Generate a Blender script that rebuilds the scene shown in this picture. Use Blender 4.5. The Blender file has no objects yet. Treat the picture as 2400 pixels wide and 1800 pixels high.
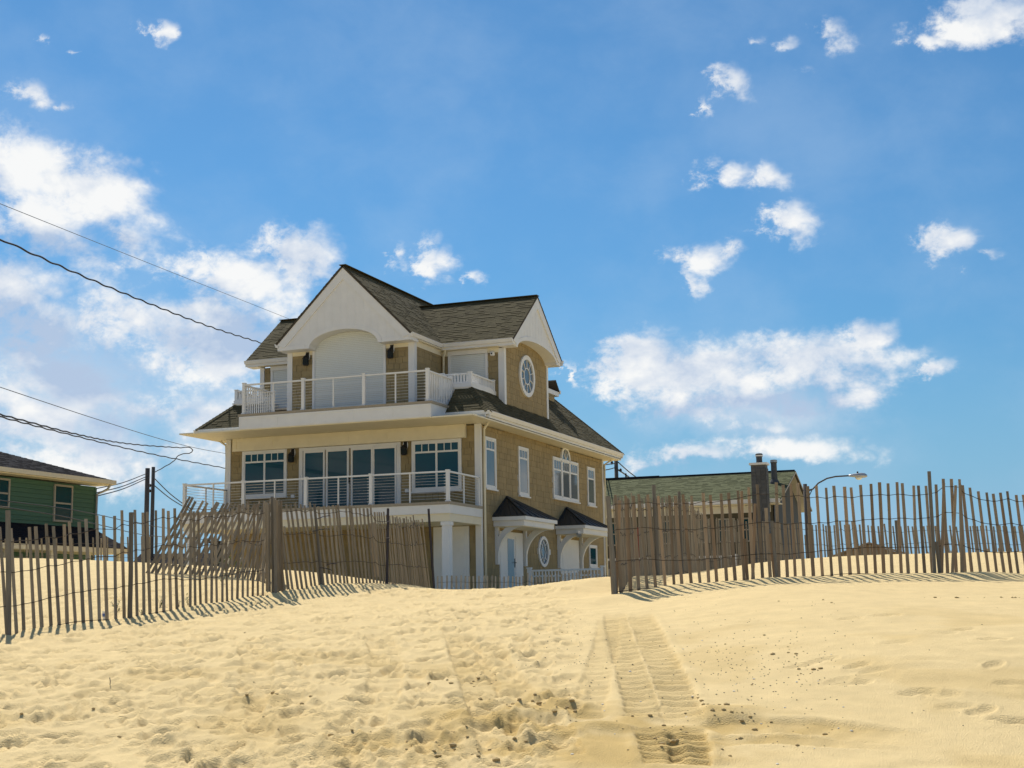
import bpy, math, random
import numpy as np
from mathutils import Vector, Matrix
random.seed(7); rng = np.random.default_rng(11)
R = math.radians
scene = bpy.context.scene
col = scene.collection

# ------------------------------------------------------------------ camera, sky, sun, exposure
ZO = 4.822                                    # height of the house's lower balcony above the camera's feet
CAM = np.array([26.9421, -42.6388, 1.6])
YAW, PITCH, ROLL, FPX = .36489, .15505, -.01622, 3342.9
_cy, _sy, _cp, _sp = math.cos(YAW), math.sin(YAW), math.cos(PITCH), math.sin(PITCH)
_fw = np.array([-_sy*_cp, _cy*_cp, _sp]); _r0 = np.array([_cy, _sy, 0.]); _u0 = np.cross(_r0, _fw)
_rt = math.cos(ROLL)*_r0 + math.sin(ROLL)*_u0; _up = -math.sin(ROLL)*_r0 + math.cos(ROLL)*_u0
HV = np.array([-_sy, _cy]); HU = np.array([_cy, _sy])        # level forward / right on the ground
cam_d = bpy.data.cameras.new('camera'); cam = bpy.data.objects.new('camera', cam_d); col.objects.link(cam)
cam_d.sensor_width = 36; cam_d.lens = 36*FPX/2400; cam_d.clip_end = 6000; cam_d.clip_start = .1
m = Matrix.Identity(4)
for i in range(3): m[i][0], m[i][1], m[i][2], m[i][3] = _rt[i], _up[i], -_fw[i], CAM[i]
cam.matrix_world = m
scene.camera = cam
def direction(px, py):
    d = _fw + _rt*(px-1200)/FPX - _up*(py-899.6)/FPX
    return d/np.linalg.norm(d)
def at(px, py, v):                            # the point seen at a pixel, v metres ahead along the ground
    d = direction(px, py); return CAM + d*(v/(d[:2] @ HV))
def uv_of(p): q = np.asarray(p)[:2]-CAM[:2]; return q @ HU, q @ HV
def xy_of(u, v): return CAM[:2] + u*HU + v*HV

SUN_AZ_LEFT, SUN_EL = 22, 50                  # degrees left of the view, degrees up
_a = YAW + R(SUN_AZ_LEFT)
SUN = np.array([-math.sin(_a)*math.cos(R(SUN_EL)), math.cos(_a)*math.cos(R(SUN_EL)), math.sin(R(SUN_EL))])
sd = bpy.data.lights.new('sun', 'SUN'); sd.energy = 4.6; sd.angle = R(.53); sd.color = (1, .93, .82)
so = bpy.data.objects.new('sun', sd); col.objects.link(so)
so.rotation_euler = Vector(SUN).to_track_quat('Z', 'Y').to_euler(); so.location = (0, 0, 60)

world = bpy.data.worlds.new('World'); scene.world = world; world.use_nodes = True
NT = world.node_tree; NT.nodes.clear()
def wn(t, **k):
    n = NT.nodes.new(t)
    for a, b in k.items(): setattr(n, a, b)
    return n
def wl(a, b): NT.links.new(a, b)
def wmath(op, a, b=None, c=None, clamp=False):
    n = wn('ShaderNodeMath', operation=op, use_clamp=clamp)
    for i, x in enumerate((a, b, c)):
        if x is None: continue
        if hasattr(x, 'is_linked'): wl(x, n.inputs[i])
        else: n.inputs[i].default_value = x
    return n.outputs[0]
SKY_STRENGTH = .09
sky = wn('ShaderNodeTexSky', sky_type='NISHITA', sun_disc=False, sun_elevation=R(SUN_EL),
         sun_rotation=math.atan2(SUN[0], SUN[1]), altitude=0, air_density=1.0, dust_density=.1, ozone_density=3.0)
tc = wn('ShaderNodeTexCoord'); sep = wn('ShaderNodeSeparateXYZ'); wl(tc.outputs['Generated'], sep.inputs[0])
azn = wmath('ARCTAN2', sep.outputs[0], sep.outputs[1]); eln = wmath('ARCSINE', sep.outputs[2])
def wnoise(scale, detail, rough, off=(0, 0, 0), dist=0.):
    mp = wn('ShaderNodeMapping'); mp.inputs['Location'].default_value = off; mp.inputs['Scale'].default_value = (1, 1, 1.35)
    wl(tc.outputs['Generated'], mp.inputs[0])
    n = wn('ShaderNodeTexNoise'); n.inputs['Scale'].default_value = scale; n.inputs['Detail'].default_value = detail
    n.inputs['Roughness'].default_value = rough; n.inputs['Distortion'].default_value = dist
    wl(mp.outputs[0], n.inputs['Vector']); return n.outputs['Fac']
n_big = wnoise(13, 7, .60, (0, 0, 0), .15)
n_up = wnoise(13, 5, .60, (-.010, .0, -.026), .15)
n_fine = wnoise(48, 6, .68, (3, 1, 2), .2)
n_low = wnoise(4.5, 3, .5, (7, 2, 5))
n_mid = wnoise(24, 4, .55, (5, 3, 1), .1)
puff = wmath('SUBTRACT', wmath('MULTIPLY', wmath('ABSOLUTE', wmath('SUBTRACT', n_mid, .5)), 4.), .40)      # billowing heads with creases between
comb = wn('ShaderNodeCombineXYZ')
wl(wmath('ADD', azn, wmath('MULTIPLY', wmath('SUBTRACT', n_fine, .5), .05)), comb.inputs[0])
wl(wmath('ADD', eln, wmath('MULTIPLY', wmath('SUBTRACT', n_big, .5), .05)), comb.inputs[1])
def azel(px, py): d = direction(px, py); return math.atan2(d[0], d[1]), math.asin(d[2])
def blob_field(blobs):
    acc = None
    for (px, py, rx, ry, w) in blobs:
        a, e = azel(px, py); ra, re = rx/FPX, ry/FPX
        s = wn('ShaderNodeVectorMath', operation='MULTIPLY_ADD')
        s.inputs[1].default_value = (1/ra, 1/re, 0); s.inputs[2].default_value = (-a/ra, -e/re, 0)
        wl(comb.outputs[0], s.inputs[0])
        l = wn('ShaderNodeVectorMath', operation='LENGTH'); wl(s.outputs[0], l.inputs[0])
        b = wmath('SUBTRACT', w, l.outputs['Value'])
        acc = b if acc is None else wmath('SMOOTH_MAX', acc, b, .25)
    return acc
# where the clouds of this sky stand (bearing, height, size)
CLOUDS = [(10, 400, 120, 110, 1.), (225, 470, 150, 120, 1.05), (90, 530, 200, 120, 1.05), (30, 690, 150, 100, 1.), (110, 780, 120, 110, .8), (300, 560, 80, 75, .8),
          (330, 760, 170, 90, 1.), (540, 660, 170, 85, 1.05), (715, 595, 110, 70, 1.05), (520, 810, 250, 130, 1.15), (200, 900, 260, 130, .85), (60, 1000, 240, 120, 1.), (430, 980, 260, 130, .85), (230, 1070, 330, 110, .9),
          (1020, 625, 60, 75, .85), (1110, 660, 48, 24, .8), (925, 590, 40, 55, .6), (1340, 870, 18, 42, .7),
          (1500, 850, 110, 72, 1.2), (1660, 865, 190, 68, 1.2), (1890, 850, 200, 70, 1.2), (2020, 808, 120, 55, .95), (2205, 862, 60, 36, .8), (1740, 935, 260, 36, .8),
          (1630, 1075, 150, 42, 1.05), (1830, 1055, 190, 42, 1.05), (1790, 995, 120, 26, .35),
          (1700, 420, 80, 45, .95), (1790, 415, 70, 42, .75), (1850, 520, 75, 70, .85), (1640, 600, 125, 48, .65), (1620, 660, 45, 65, .55), (1560, 600, 50, 30, .5), (1720, 580, 60, 40, .5),
          (2230, 550, 70, 40, .82), (2310, 590, 60, 28, .5), (1715, 195, 70, 45, .75), (1650, 245, 35, 45, .5), (1950, 85, 70, 50, .85), (1850, 130, 70, 40, .65), (1900, 185, 60, 30, .5), (1780, 105, 60, 26, .5),
          (2330, 30, 170, 55, 1.), (2180, 90, 90, 28, .7), (372, 65, 45, 26, .9), (105, 95, 28, 28, .5), (55, 215, 80, 30, .85), (150, 250, 40, 25, .5), (190, 145, 45, 16, .4), (490, 600, 28, 20, .6)]
SHADES = [(70, 580, 170, 50, .9), (240, 560, 110, 45, .6), (60, 780, 150, 75, 1.), (540, 800, 230, 70, .9), (180, 880, 190, 80, 1.), (300, 1000, 330, 80, .6),
          (1600, 955, 200, 36, .85), (1850, 945, 250, 36, .85), (1640, 1108, 190, 24, .7), (1850, 1098, 150, 20, .6), (1800, 1005, 200, 30, .6), (1870, 545, 40, 35, .5)]
B = blob_field(CLOUDS)
# beyond the framed part the same kind of broken cumulus goes on
a0, e0 = azel(1200, 800)
s = wn('ShaderNodeVectorMath', operation='MULTIPLY_ADD'); s.inputs[1].default_value = (1/.55, 1/.42, 0); s.inputs[2].default_value = (-a0/.55, -e0/.42, 0)
c2 = wn('ShaderNodeCombineXYZ'); wl(azn, c2.inputs[0]); wl(eln, c2.inputs[1]); wl(c2.outputs[0], s.inputs[0])
l = wn('ShaderNodeVectorMath', operation='LENGTH'); wl(s.outputs[0], l.inputs[0])
outside = wn('ShaderNodeMapRange', interpolation_type='SMOOTHSTEP'); wl(l.outputs['Value'], outside.inputs[0]); outside.inputs[1].default_value = .75; outside.inputs[2].default_value = 1.15
gen = wmath('MULTIPLY', wmath('SUBTRACT', n_low, .56), 5.0)
gen = wmath('ADD', gen, wmath('MULTIPLY', wmath('SUBTRACT', outside.outputs[0], 1.), 4.))
B = wmath('MAXIMUM', B, gen)
dens = wmath('ADD', B, wmath('MULTIPLY', wmath('SUBTRACT', n_big, .5), 2.5))
dens = wmath('ADD', dens, wmath('MULTIPLY', wmath('SUBTRACT', n_fine, .5), 1.5))
dens = wmath('ADD', dens, wmath('MULTIPLY', puff, .55))
al = wn('ShaderNodeMapRange', interpolation_type='SMOOTHERSTEP'); wl(dens, al.inputs[0])
al.inputs[1].default_value = -.32; al.inputs[2].default_value = .78; al.inputs[4].default_value = .96
lit = wmath('ADD', wmath('MULTIPLY', wmath('SUBTRACT', n_big, n_up), 3.2), wmath('MULTIPLY', puff, .30))
shd = wn('ShaderNodeMapRange', interpolation_type='SMOOTHSTEP')
wl(wmath('ADD', blob_field(SHADES), wmath('MULTIPLY', wmath('SUBTRACT', n_big, .5), 1.6)), shd.inputs[0]); shd.inputs[1].default_value = -.5; shd.inputs[2].default_value = .9
shf = wmath('ADD', wmath('MULTIPLY_ADD', shd.outputs[0], .95, .24), wmath('MULTIPLY', lit, -1.), clamp=True)
cc = wn('ShaderNodeMix', data_type='RGBA'); wl(shf, cc.inputs[0])
_k = 1/SKY_STRENGTH
cc.inputs['A'].default_value = (.83*_k, .83*_k, .82*_k, 1); cc.inputs['B'].default_value = (.39*_k, .49*_k, .65*_k, 1)
tint = wn('ShaderNodeVectorMath', operation='MULTIPLY'); tint.inputs[1].default_value = (.46, .79, .94); 
hz = wn('ShaderNodeMapRange', interpolation_type='SMOOTHSTEP'); wl(eln, hz.inputs[0]); hz.inputs[1].default_value = -.02; hz.inputs[2].default_value = .33; hz.inputs[3].default_value = .80   # less glare low down than the clear-air model gives
hs = wn('ShaderNodeVectorMath', operation='SCALE'); wl(sky.outputs[0], hs.inputs[0]); wl(hz.outputs[0], hs.inputs['Scale']); wl(hs.outputs[0], tint.inputs[0])
lowf = wn('ShaderNodeMapRange', interpolation_type='SMOOTHSTEP'); wl(eln, lowf.inputs[0]); lowf.inputs[1].default_value = .0; lowf.inputs[2].default_value = .20; lowf.inputs[3].default_value = .9; lowf.inputs[4].default_value = 0.
lowb = wn('ShaderNodeMix', data_type='RGBA'); wl(lowf.outputs[0], lowb.inputs[0]); wl(tint.outputs[0], lowb.inputs['A']); lowb.inputs['B'].default_value = (.225*_k, .41*_k, .60*_k, 1)      # moist sea air along the horizon
thf = wn('ShaderNodeMapRange', interpolation_type='SMOOTHSTEP'); wl(wmath('ADD', n_low, wmath('MULTIPLY', wmath('SUBTRACT', n_big, .5), .55)), thf.inputs[0]); thf.inputs[1].default_value = .42; thf.inputs[2].default_value = .80; thf.inputs[4].default_value = .22
thin = wn('ShaderNodeMix', data_type='RGBA'); wl(thf.outputs[0], thin.inputs[0]); wl(lowb.outputs['Result'], thin.inputs['A']); thin.inputs['B'].default_value = (.46*_k, .58*_k, .72*_k, 1)      # thin high veils
veil = wn('ShaderNodeMapRange', interpolation_type='SMOOTHSTEP'); wl(wmath('ADD', blob_field([(150, 960, 420, 230, 1.), (480, 1010, 280, 180, .9), (1760, 960, 340, 120, .7)]), wmath('MULTIPLY', wmath('SUBTRACT', n_big, .5), 1.4)), veil.inputs[0]); veil.inputs[1].default_value = -.25; veil.inputs[2].default_value = .9; veil.inputs[4].default_value = .62
mv = wn('ShaderNodeMix', data_type='RGBA'); wl(veil.outputs[0], mv.inputs[0]); wl(thin.outputs['Result'], mv.inputs['A']); mv.inputs['B'].default_value = (.57*_k, .64*_k, .73*_k, 1)
mx = wn('ShaderNodeMix', data_type='RGBA'); wl(al.outputs[0], mx.inputs[0]); wl(mv.outputs['Result'], mx.inputs['A']); wl(cc.outputs['Result'], mx.inputs['B'])
bg = wn('ShaderNodeBackground'); bg.inputs[1].default_value = SKY_STRENGTH; wl(mx.outputs['Result'], bg.inputs[0])
wo = wn('ShaderNodeOutputWorld'); wl(bg.outputs[0], wo.inputs[0])
vs = scene.view_settings; vs.view_transform = 'Standard'; vs.look = 'None'; vs.exposure = 0.22; vs.gamma = 1.0; vs.use_curve_mapping = False
scene.render.film_transparent = False
world.cycles.sampling_method = 'MANUAL'; world.cycles.sample_map_resolution = 256
scene.cycles.max_bounces = 6; scene.cycles.diffuse_bounces = 4; scene.cycles.glossy_bounces = 3

# ------------------------------------------------------------------ materials
MATS = {}
def mat(name, c, rough=.7, var=.12, scale=6, bump=0., bscale=60, rnd=0., spec=.3, stretch=(1, 1, 1), attr=None, metal=0., hue=None):
    m = bpy.data.materials.new(name); m.use_nodes = True; t = m.node_tree; b = t.nodes['Principled BSDF']
    def N(k, **kw):
        n = t.nodes.new(k)
        for a, v in kw.items(): setattr(n, a, v)
        return n
    b.inputs['Roughness'].default_value = rough; b.inputs['Specular IOR Level'].default_value = spec; b.inputs['Metallic'].default_value = metal
    tcn = N('ShaderNodeTexCoord'); mp = N('ShaderNodeMapping'); mp.inputs['Scale'].default_value = stretch
    t.links.new(tcn.outputs['Object'], mp.inputs[0])
    nz = N('ShaderNodeTexNoise'); nz.inputs['Scale'].default_value = scale; nz.inputs['Detail'].default_value = 6; nz.inputs['Roughness'].default_value = .62
    t.links.new(mp.outputs[0], nz.inputs['Vector'])
    mr = N('ShaderNodeMapRange'); mr.inputs[1].default_value = .25; mr.inputs[2].default_value = .75
    mr.inputs[3].default_value = 1-var; mr.inputs[4].default_value = 1+var; t.links.new(nz.outputs['Fac'], mr.inputs[0])
    fac = mr.outputs[0]
    if rnd:
        oi = N('ShaderNodeObjectInfo'); r2 = N('ShaderNodeMapRange'); r2.inputs[3].default_value = 1-rnd; r2.inputs[4].default_value = 1+rnd
        t.links.new(oi.outputs['Random'], r2.inputs[0]); mm = N('ShaderNodeMath', operation='MULTIPLY')
        t.links.new(fac, mm.inputs[0]); t.links.new(r2.outputs[0], mm.inputs[1]); fac = mm.outputs[0]
        ad = N('ShaderNodeVectorMath', operation='ADD'); sc_ = N('ShaderNodeVectorMath', operation='SCALE'); sc_.inputs['Scale'].default_value = 37.
        cx_ = N('ShaderNodeCombineXYZ'); t.links.new(oi.outputs['Random'], cx_.inputs[0]); t.links.new(oi.outputs['Random'], cx_.inputs[2]); t.links.new(cx_.outputs[0], sc_.inputs[0])
        t.links.new(mp.outputs[0], ad.inputs[0]); t.links.new(sc_.outputs[0], ad.inputs[1]); t.links.new(ad.outputs[0], nz.inputs['Vector'])
    if attr:
        at_ = N('ShaderNodeAttribute', attribute_name=attr); mm = N('ShaderNodeMath', operation='MULTIPLY')
        t.links.new(fac, mm.inputs[0]); t.links.new(at_.outputs['Fac'], mm.inputs[1]); fac = mm.outputs[0]
    base = N('ShaderNodeRGB'); base.outputs[0].default_value = (*c, 1); src = base.outputs[0]
    if hue:                                   # a second tone, per object
        mxr = N('ShaderNodeMix', data_type='RGBA'); mxr.inputs['A'].default_value = (*c, 1); mxr.inputs['B'].default_value = (*hue, 1)
        oi2 = N('ShaderNodeObjectInfo'); wn2 = N('ShaderNodeTexWhiteNoise', noise_dimensions='1D')
        t.links.new(oi2.outputs['Random'], wn2.inputs['W']); t.links.new(wn2.outputs['Value'], mxr.inputs[0]); src = mxr.outputs['Result']
    sc = N('ShaderNodeVectorMath', operation='SCALE'); t.links.new(src, sc.inputs[0]); t.links.new(fac, sc.inputs['Scale'])
    t.links.new(sc.outputs[0], b.inputs['Base Color'])
    if bump:
        n2 = N('ShaderNodeTexNoise'); n2.inputs['Scale'].default_value = bscale; n2.inputs['Detail'].default_value = 4
        t.links.new(mp.outputs[0], n2.inputs['Vector']); bp = N('ShaderNodeBump'); bp.inputs['Strength'].default_value = bump; bp.inputs['Distance'].default_value = .02
        t.links.new(n2.outputs['Fac'], bp.inputs['Height']); t.links.new(bp.outputs[0], b.inputs['Normal'])
    MATS[name] = m; return m
mat('white', (.66, .67, .68), .45, .05, 2.5, spec=.4)
mat('cream', (.68, .635, .50), .5, .06, 2.5)
mat('shutter', (.60, .645, .66), .4, .04, 3)
mat('siding', (.272, .214, .114), .8, .16, 9, .25, 50, stretch=(1, 1, .25))
mat('shingle_wall', (.272, .214, .114), .8, .14, 7, .3, 45, rnd=.08, stretch=(1, 1, .3))
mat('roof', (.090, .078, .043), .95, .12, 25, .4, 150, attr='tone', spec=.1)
mat('roof_base', (.06, .052, .04), .95, .2, 10)
mat('decking', (.30, .265, .21), .7, .12, 12)
mat('dark_metal', (.022, .024, .026), .62, .1, 6, spec=.5)
mat('black_iron', (.014, .014, .016), .5, .1, 9)
mat('steel_cable', (.62, .62, .60), .35, .05, 9, metal=.6)
mat('interior', (.012, .018, .02), .9, .1, 3)
mat('curtain', (.55, .55, .52), .9, .15, 14, stretch=(8, 8, .4))
mat('slat', (.285, .230, .163), .85, .26, 9, .45, 70, rnd=.30, stretch=(4, 4, .35), hue=(.23, .207, .170))
mat('slat_red', (.325, .230, .148), .85, .24, 9, .45, 70, rnd=.28, stretch=(4, 4, .35), hue=(.245, .198, .142))
mat('slat_grey', (.25, .214, .160), .87, .26, 9, .35, 70, rnd=.2, stretch=(4, 4, .35))
mat('slat_silver', (.235, .235, .225), .87, .24, 9, .35, 70, rnd=.2, stretch=(4, 4, .35))
mat('post_wood', (.17, .155, .13), .9, .28, 8, .4, 60, rnd=.2, stretch=(3, 3, .3))
mat('post_iron', (.05, .045, .055), .7, .2, 12)
mat('wire', (.06, .045, .035), .6, .3, 30, metal=.3)
mat('cable', (.012, .014, .02), .6, .1, 5)
mat('cable_pale', (.10, .12, .15), .6, .1, 5)
mat('pole_wood', (.075, .07, .068), .9, .25, 5, .3, 40, stretch=(2, 2, .2))
mat('green_board', (.062, .142, .105), .75, .12, 6, rnd=.07, stretch=(.3, .3, 4))
mat('dark_roof', (.022, .022, .026), .95, .2, 14, .2, 60, attr='tone', spec=.04)
mat('green_roof', (.118, .128, .068), .92, .22, 18, .3, 90, attr='tone', spec=.08)
mat('navy_wall', (.05, .06, .07), .8, .15, 6)
mat('slate', (.075, .08, .088), .8, .2, 10, rnd=.18)
mat('brown_wall', (.21, .155, .105), .85, .15, 6)
mat('brick_red', (.26, .06, .045), .8, .2, 9)
mat('zinc', (.36, .38, .40), .4, .15, 9, metal=.6)
mat('lamp_glass', (.62, .64, .58), .25, .08, 6, spec=.5)
mat('leaf', (.12, .17, .06), .7, .25, 40)
mat('paper', (.74, .76, .80), .6, .05, 20)
mat('blue_print', (.10, .16, .42), .6, .05, 20)
mat('clod', (.44, .325, .155), .95, .22, 30, .3, 90)
mat('shell', (.72, .67, .58), .6, .15, 30)
mat('pebble', (.17, .135, .09), .9, .3, 30)
g = mat('glass', (.003, .048, .072), .04, .02, 3, spec=.32)
g.node_tree.nodes['Principled BSDF'].inputs['IOR'].default_value = 1.5
g2 = mat('side_glass', (.10, .125, .145), .05, .05, 2, spec=.6)
# sand: pale dry grains, yellower and darker where damp
sm = mat('sand', (.76, .588, .302), .95, .09, 4, .75, 110, spec=.12)
t = sm.node_tree; b = t.nodes['Principled BSDF']; lk = [l for l in t.links if l.to_socket == b.inputs['Base Color']][0]; src = lk.from_socket; t.links.remove(lk)
da = t.nodes.new('ShaderNodeAttribute'); da.attribute_name = 'damp'
gn = t.nodes.new('ShaderNodeTexNoise'); gn.inputs['Scale'].default_value = 420; gn.inputs['Detail'].default_value = 2
tcn = t.nodes.new('ShaderNodeTexCoord'); t.links.new(tcn.outputs['Object'], gn.inputs['Vector'])
gm = t.nodes.new('ShaderNodeMapRange'); gm.inputs[1].default_value = .3; gm.inputs[2].default_value = .7; gm.inputs[3].default_value = .93; gm.inputs[4].default_value = 1.06; t.links.new(gn.outputs['Fac'], gm.inputs[0])
gs = t.nodes.new('ShaderNodeVectorMath'); gs.operation = 'SCALE'; t.links.new(src, gs.inputs[0]); t.links.new(gm.outputs[0], gs.inputs['Scale'])
dm = t.nodes.new('ShaderNodeMix'); dm.data_type = 'RGBA'; dm.blend_type = 'MULTIPLY'; dm.inputs['B'].default_value = (.80, .74, .58, 1)
t.links.new(da.outputs['Fac'], dm.inputs[0]); t.links.new(gs.outputs[0], dm.inputs['A']); t.links.new(dm.outputs['Result'], b.inputs['Base Color'])

# ------------------------------------------------------------------ object helpers
def link(o, parent=None):
    col.objects.link(o)
    if parent is not None: o.parent = parent
    return o
def tag(o, label=None, cat=None, group=None, kind=None):
    for k, v in (('label', label), ('category', cat), ('group', group), ('kind', kind)):
        if v: o[k] = v
    return o
ORG = {}
def thing(name, label, cat, loc, group=None):
    o = bpy.data.objects.new(name, None); o.location = loc; o.empty_display_size = .3; link(o); ORG[o.name] = np.array(loc, float)
    return tag(o, label, cat, group)
class MB:
    def __init__(s): s.v = []; s.f = []; s.tone = []
    def quad(s, *p, tone=1.):
        n = len(s.v); s.v += [tuple(map(float, q)) for q in p]; s.f.append(tuple(range(n, n+len(p)))); s.tone.append(tone); return s
    def hexa(s, c, tone=1.):                   # 8 corners: bottom ring then top ring
        n = len(s.v); s.v += [tuple(map(float, q)) for q in c]
        for q in ((0, 3, 2, 1), (4, 5, 6, 7), (0, 1, 5, 4), (1, 2, 6, 5), (2, 3, 7, 6), (3, 0, 4, 7)): s.f.append(tuple(n+i for i in q)); s.tone.append(tone)
        return s
    def box(s, x0, x1, y0, y1, z0, z1, tone=1.):
        return s.hexa([(x0, y0, z0), (x1, y0, z0), (x1, y1, z0), (x0, y1, z0), (x0, y0, z1), (x1, y0, z1), (x1, y1, z1), (x0, y1, z1)], tone)
    def bar(s, a, b, w, h=None, up=(0, 0, 1), tone=1.):     # a beam from a to b, w across, h along up
        h = w if h is None else h; a = np.array(a, float); b = np.array(b, float); d = b-a; d /= np.linalg.norm(d)
        sd_ = np.cross(d, up)
        if np.linalg.norm(sd_) < 1e-4: sd_ = np.cross(d, (0, 1, 0))
        sd_ /= np.linalg.norm(sd_); u_ = np.cross(sd_, d); p = sd_*w/2; q = u_*h/2
        return s.hexa([a-p-q, a+p-q, a+p+q, a-p+q, b-p-q, b+p-q, b+p+q, b-p+q], tone)
    def tube(s, pts, r, n=6, r1=None, cap=True):
        pts = [np.array(p, float) for p in pts]; base = len(s.v); k = len(pts)
        for i, p in enumerate(pts):
            d = pts[min(i+1, k-1)]-pts[max(i-1, 0)]; d /= np.linalg.norm(d)+1e-12
            e = np.cross(d, (0, 0, 1))
            if np.linalg.norm(e) < .05: e = np.cross(d, (0, 1, 0))
            e /= np.linalg.norm(e); f = np.cross(d, e); rr = r if r1 is None else r+(r1-r)*i/(k-1)
            for j in range(n): a = 2*math.pi*j/n; s.v.append(tuple(p+rr*(math.cos(a)*e+math.sin(a)*f)))
        for i in range(k-1):
            for j in range(n): s.f.append((base+i*n+j, base+i*n+(j+1) % n, base+(i+1)*n+(j+1) % n, base+(i+1)*n+j)); s.tone.append(1.)
        if cap:
            s.f.append(tuple(base+j for j in range(n))[::-1]); s.f.append(tuple(base+(k-1)*n+j for j in range(n))); s.tone += [1., 1.]
        return s
    def lathe(s, c, prof, n=16, axis=2, a0=0., a1=2*math.pi):
        base = len(s.v)
        for (r, z) in prof:
            for j in range(n):
                a = a0+(a1-a0)*j/n; p = [r*math.cos(a), r*math.sin(a), z]
                if axis == 0: p = [p[2], p[0], p[1]]
                s.v.append((c[0]+p[0], c[1]+p[1], c[2]+p[2]))
        for i in range(len(prof)-1):
            for j in range(n): s.f.append((base+i*n+j, base+i*n+(j+1) % n, base+(i+1)*n+(j+1) % n, base+(i+1)*n+j)); s.tone.append(1.)
        s.f.append(tuple(base+j for j in range(n))[::-1]); s.f.append(tuple(base+(len(prof)-1)*n+j for j in range(n))); s.tone += [1., 1.]
        return s
    def build(s, name, mt, parent=None, smooth=False, bevel=0., root=None):
        root = root or parent; o0 = np.zeros(3)
        if root is not None:
            while root.parent is not None: root = root.parent
            o0 = ORG.get(root.name, np.zeros(3))
        me = bpy.data.meshes.new(name)
        vv = [tuple(np.subtract(v, o0)) for v in s.v] if root is not None else s.v
        me.from_pydata(vv, [], s.f); me.materials.append(MATS[mt]); me.update()
        if any(t_ != 1. for t_ in s.tone) or mt in ('roof', 'dark_roof', 'green_roof'):
            a = me.attributes.new('tone', 'FLOAT', 'FACE'); a.data.foreach_set('value', s.tone)
        if smooth: me.polygons.foreach_set('use_smooth', [True]*len(me.polygons))
        o = bpy.data.objects.new(name, me); link(o, parent)
        if bevel: md = o.modifiers.new('bevel', 'BEVEL'); md.width = bevel; md.segments = 2; md.limit_method = 'ANGLE'
        return o
def H(p): return (p[0], p[1], p[2]+ZO)         # house drawing coordinates -> world
class HB(MB):                                  # builder in house coordinates
    def build(s, *a, **k):
        s.v = [(x, y, z+ZO) for x, y, z in s.v]; return MB.build(s, *a, **k)

# ------------------------------------------------------------------ sand: macro shape through surveyed points, then tracks, prints and ripples
def sp(px, py, v): p = at(px, py, v); u, w = uv_of(p); return (u, v, p[2])
L1 = [(-420, 13.6, 1560, 1270, -.08), (-200, 14.4, 1525, 1255, -.1), (0, 15.2, 1495, 1240, -.115), (150, 15.7, 1472, 1234, -.09), (300, 16.3, 1453, 1203, -.05), (450, 17.1, 1425, 1200, -.04), (560, 17.9, 1407, 1190, -.01), (625, 18.4, 1394, 1177, 0.)]
L1B = [(668, 18.8, 1391, 1180, -.14), (720, 19.1, 1382, 1183, -.14), (760, 19.4, 1371, 1185, -.12), (830, 19.9, 1366, 1188, -.10), (900, 20.5, 1371, 1200, -.08), (950, 21.4, 1376, 1215, -.10), (1012, 22.6, 1384, 1221, -.11)]
R1F = [(1436, 17.0, 1387, 1167, -.04), (1540, 17.0, 1380, 1165, -.045), (1620, 17.0, 1371, 1161, -.05), (1700, 17.0, 1366, 1157, -.04), (1790, 17.0, 1363, 1138, 0.), (1850, 17.0, 1361, 1135, -.01), (1925, 17.0, 1356, 1142, -.02), (2030, 17.0, 1352, 1139, -.015),
       (2110, 17.0, 1350, 1132, .01), (2168, 17.05, 1350, 1141, .0), (2223, 17.1, 1350, 1128, .01), (2262, 17.1, 1350, 1128, -.01), (2300, 17.15, 1346, 1146, -.06), (2355, 17.2, 1347, 1156, -.07), (2470, 17.4, 1346, 1158, -.07), (2800, 18.2, 1345, 1160, -.05), (3200, 19.5, 1340, 1165, -.04)]
ctrl = [(u, v, z) for u in (-9, -4, 0, 4, 9) for v, z in ((-12, -1.1), (0, 0), (4, .37), (8, .78))]
ctrl += [(u, v, z) for u in (2.6, 4.3, 6.) for v, z in ((10, 1.17), (11.5, 1.37), (13, 1.54), (14.2, 1.65), (15.2, 1.725), (16.1, 1.785))]
ctrl += [(u, v, z) for u in (-1.8, 0., 1.2) for v, z in ((10, 1.02), (12, 1.24), (14, 1.42), (16, 1.58), (18, 1.71))]
ctrl += [(u, v, z) for u in (-5.2, -3.6) for v, z in ((10, .98), (12, 1.17), (13.6, 1.29))] + [(-4.6, 15.2, 1.455), (-3.6, 16.0, 1.53), (-3.0, 16.8, 1.59)]
ctrl += [sp(px, py, v) for px, v, py, _, _ in L1+L1B+R1F] + [(-9, 14, 1.25), (-12, 16, 1.5)]
ctrl += [sp(*q) for q in ((1050, 1385, 21.6), (1120, 1387, 21), (1200, 1384, 20.6), (1260, 1377, 20.2), (1310, 1367, 19.8), (1360, 1354, 19.3), (1405, 1349, 18.9),
         (1500, 1353, 21), (1612, 1339, 24.4), (1700, 1328, 26), (1800, 1322, 27), (2000, 1310, 27), (2200, 1305, 27), (2420, 1300, 27),
         (0, 1312, 28), (150, 1315, 28), (300, 1321, 27.5), (450, 1327, 26.5), (540, 1332, 25.5), (620, 1336, 24.6), (660, 1337, 24.2), (720, 1337, 24), (775, 1344, 23), (825, 1351, 22.5), (872, 1359, 22))]
ctrl += [(u, v, z) for v, z in ((31.5, 1.95), (36, 1.92)) for u in (-14, -10, -6, -3)] + [(u, v, z) for v, z in ((30, 2.1), (32, 1.95), (36, 1.92)) for u in (5, 7, 9, 13)]
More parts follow.
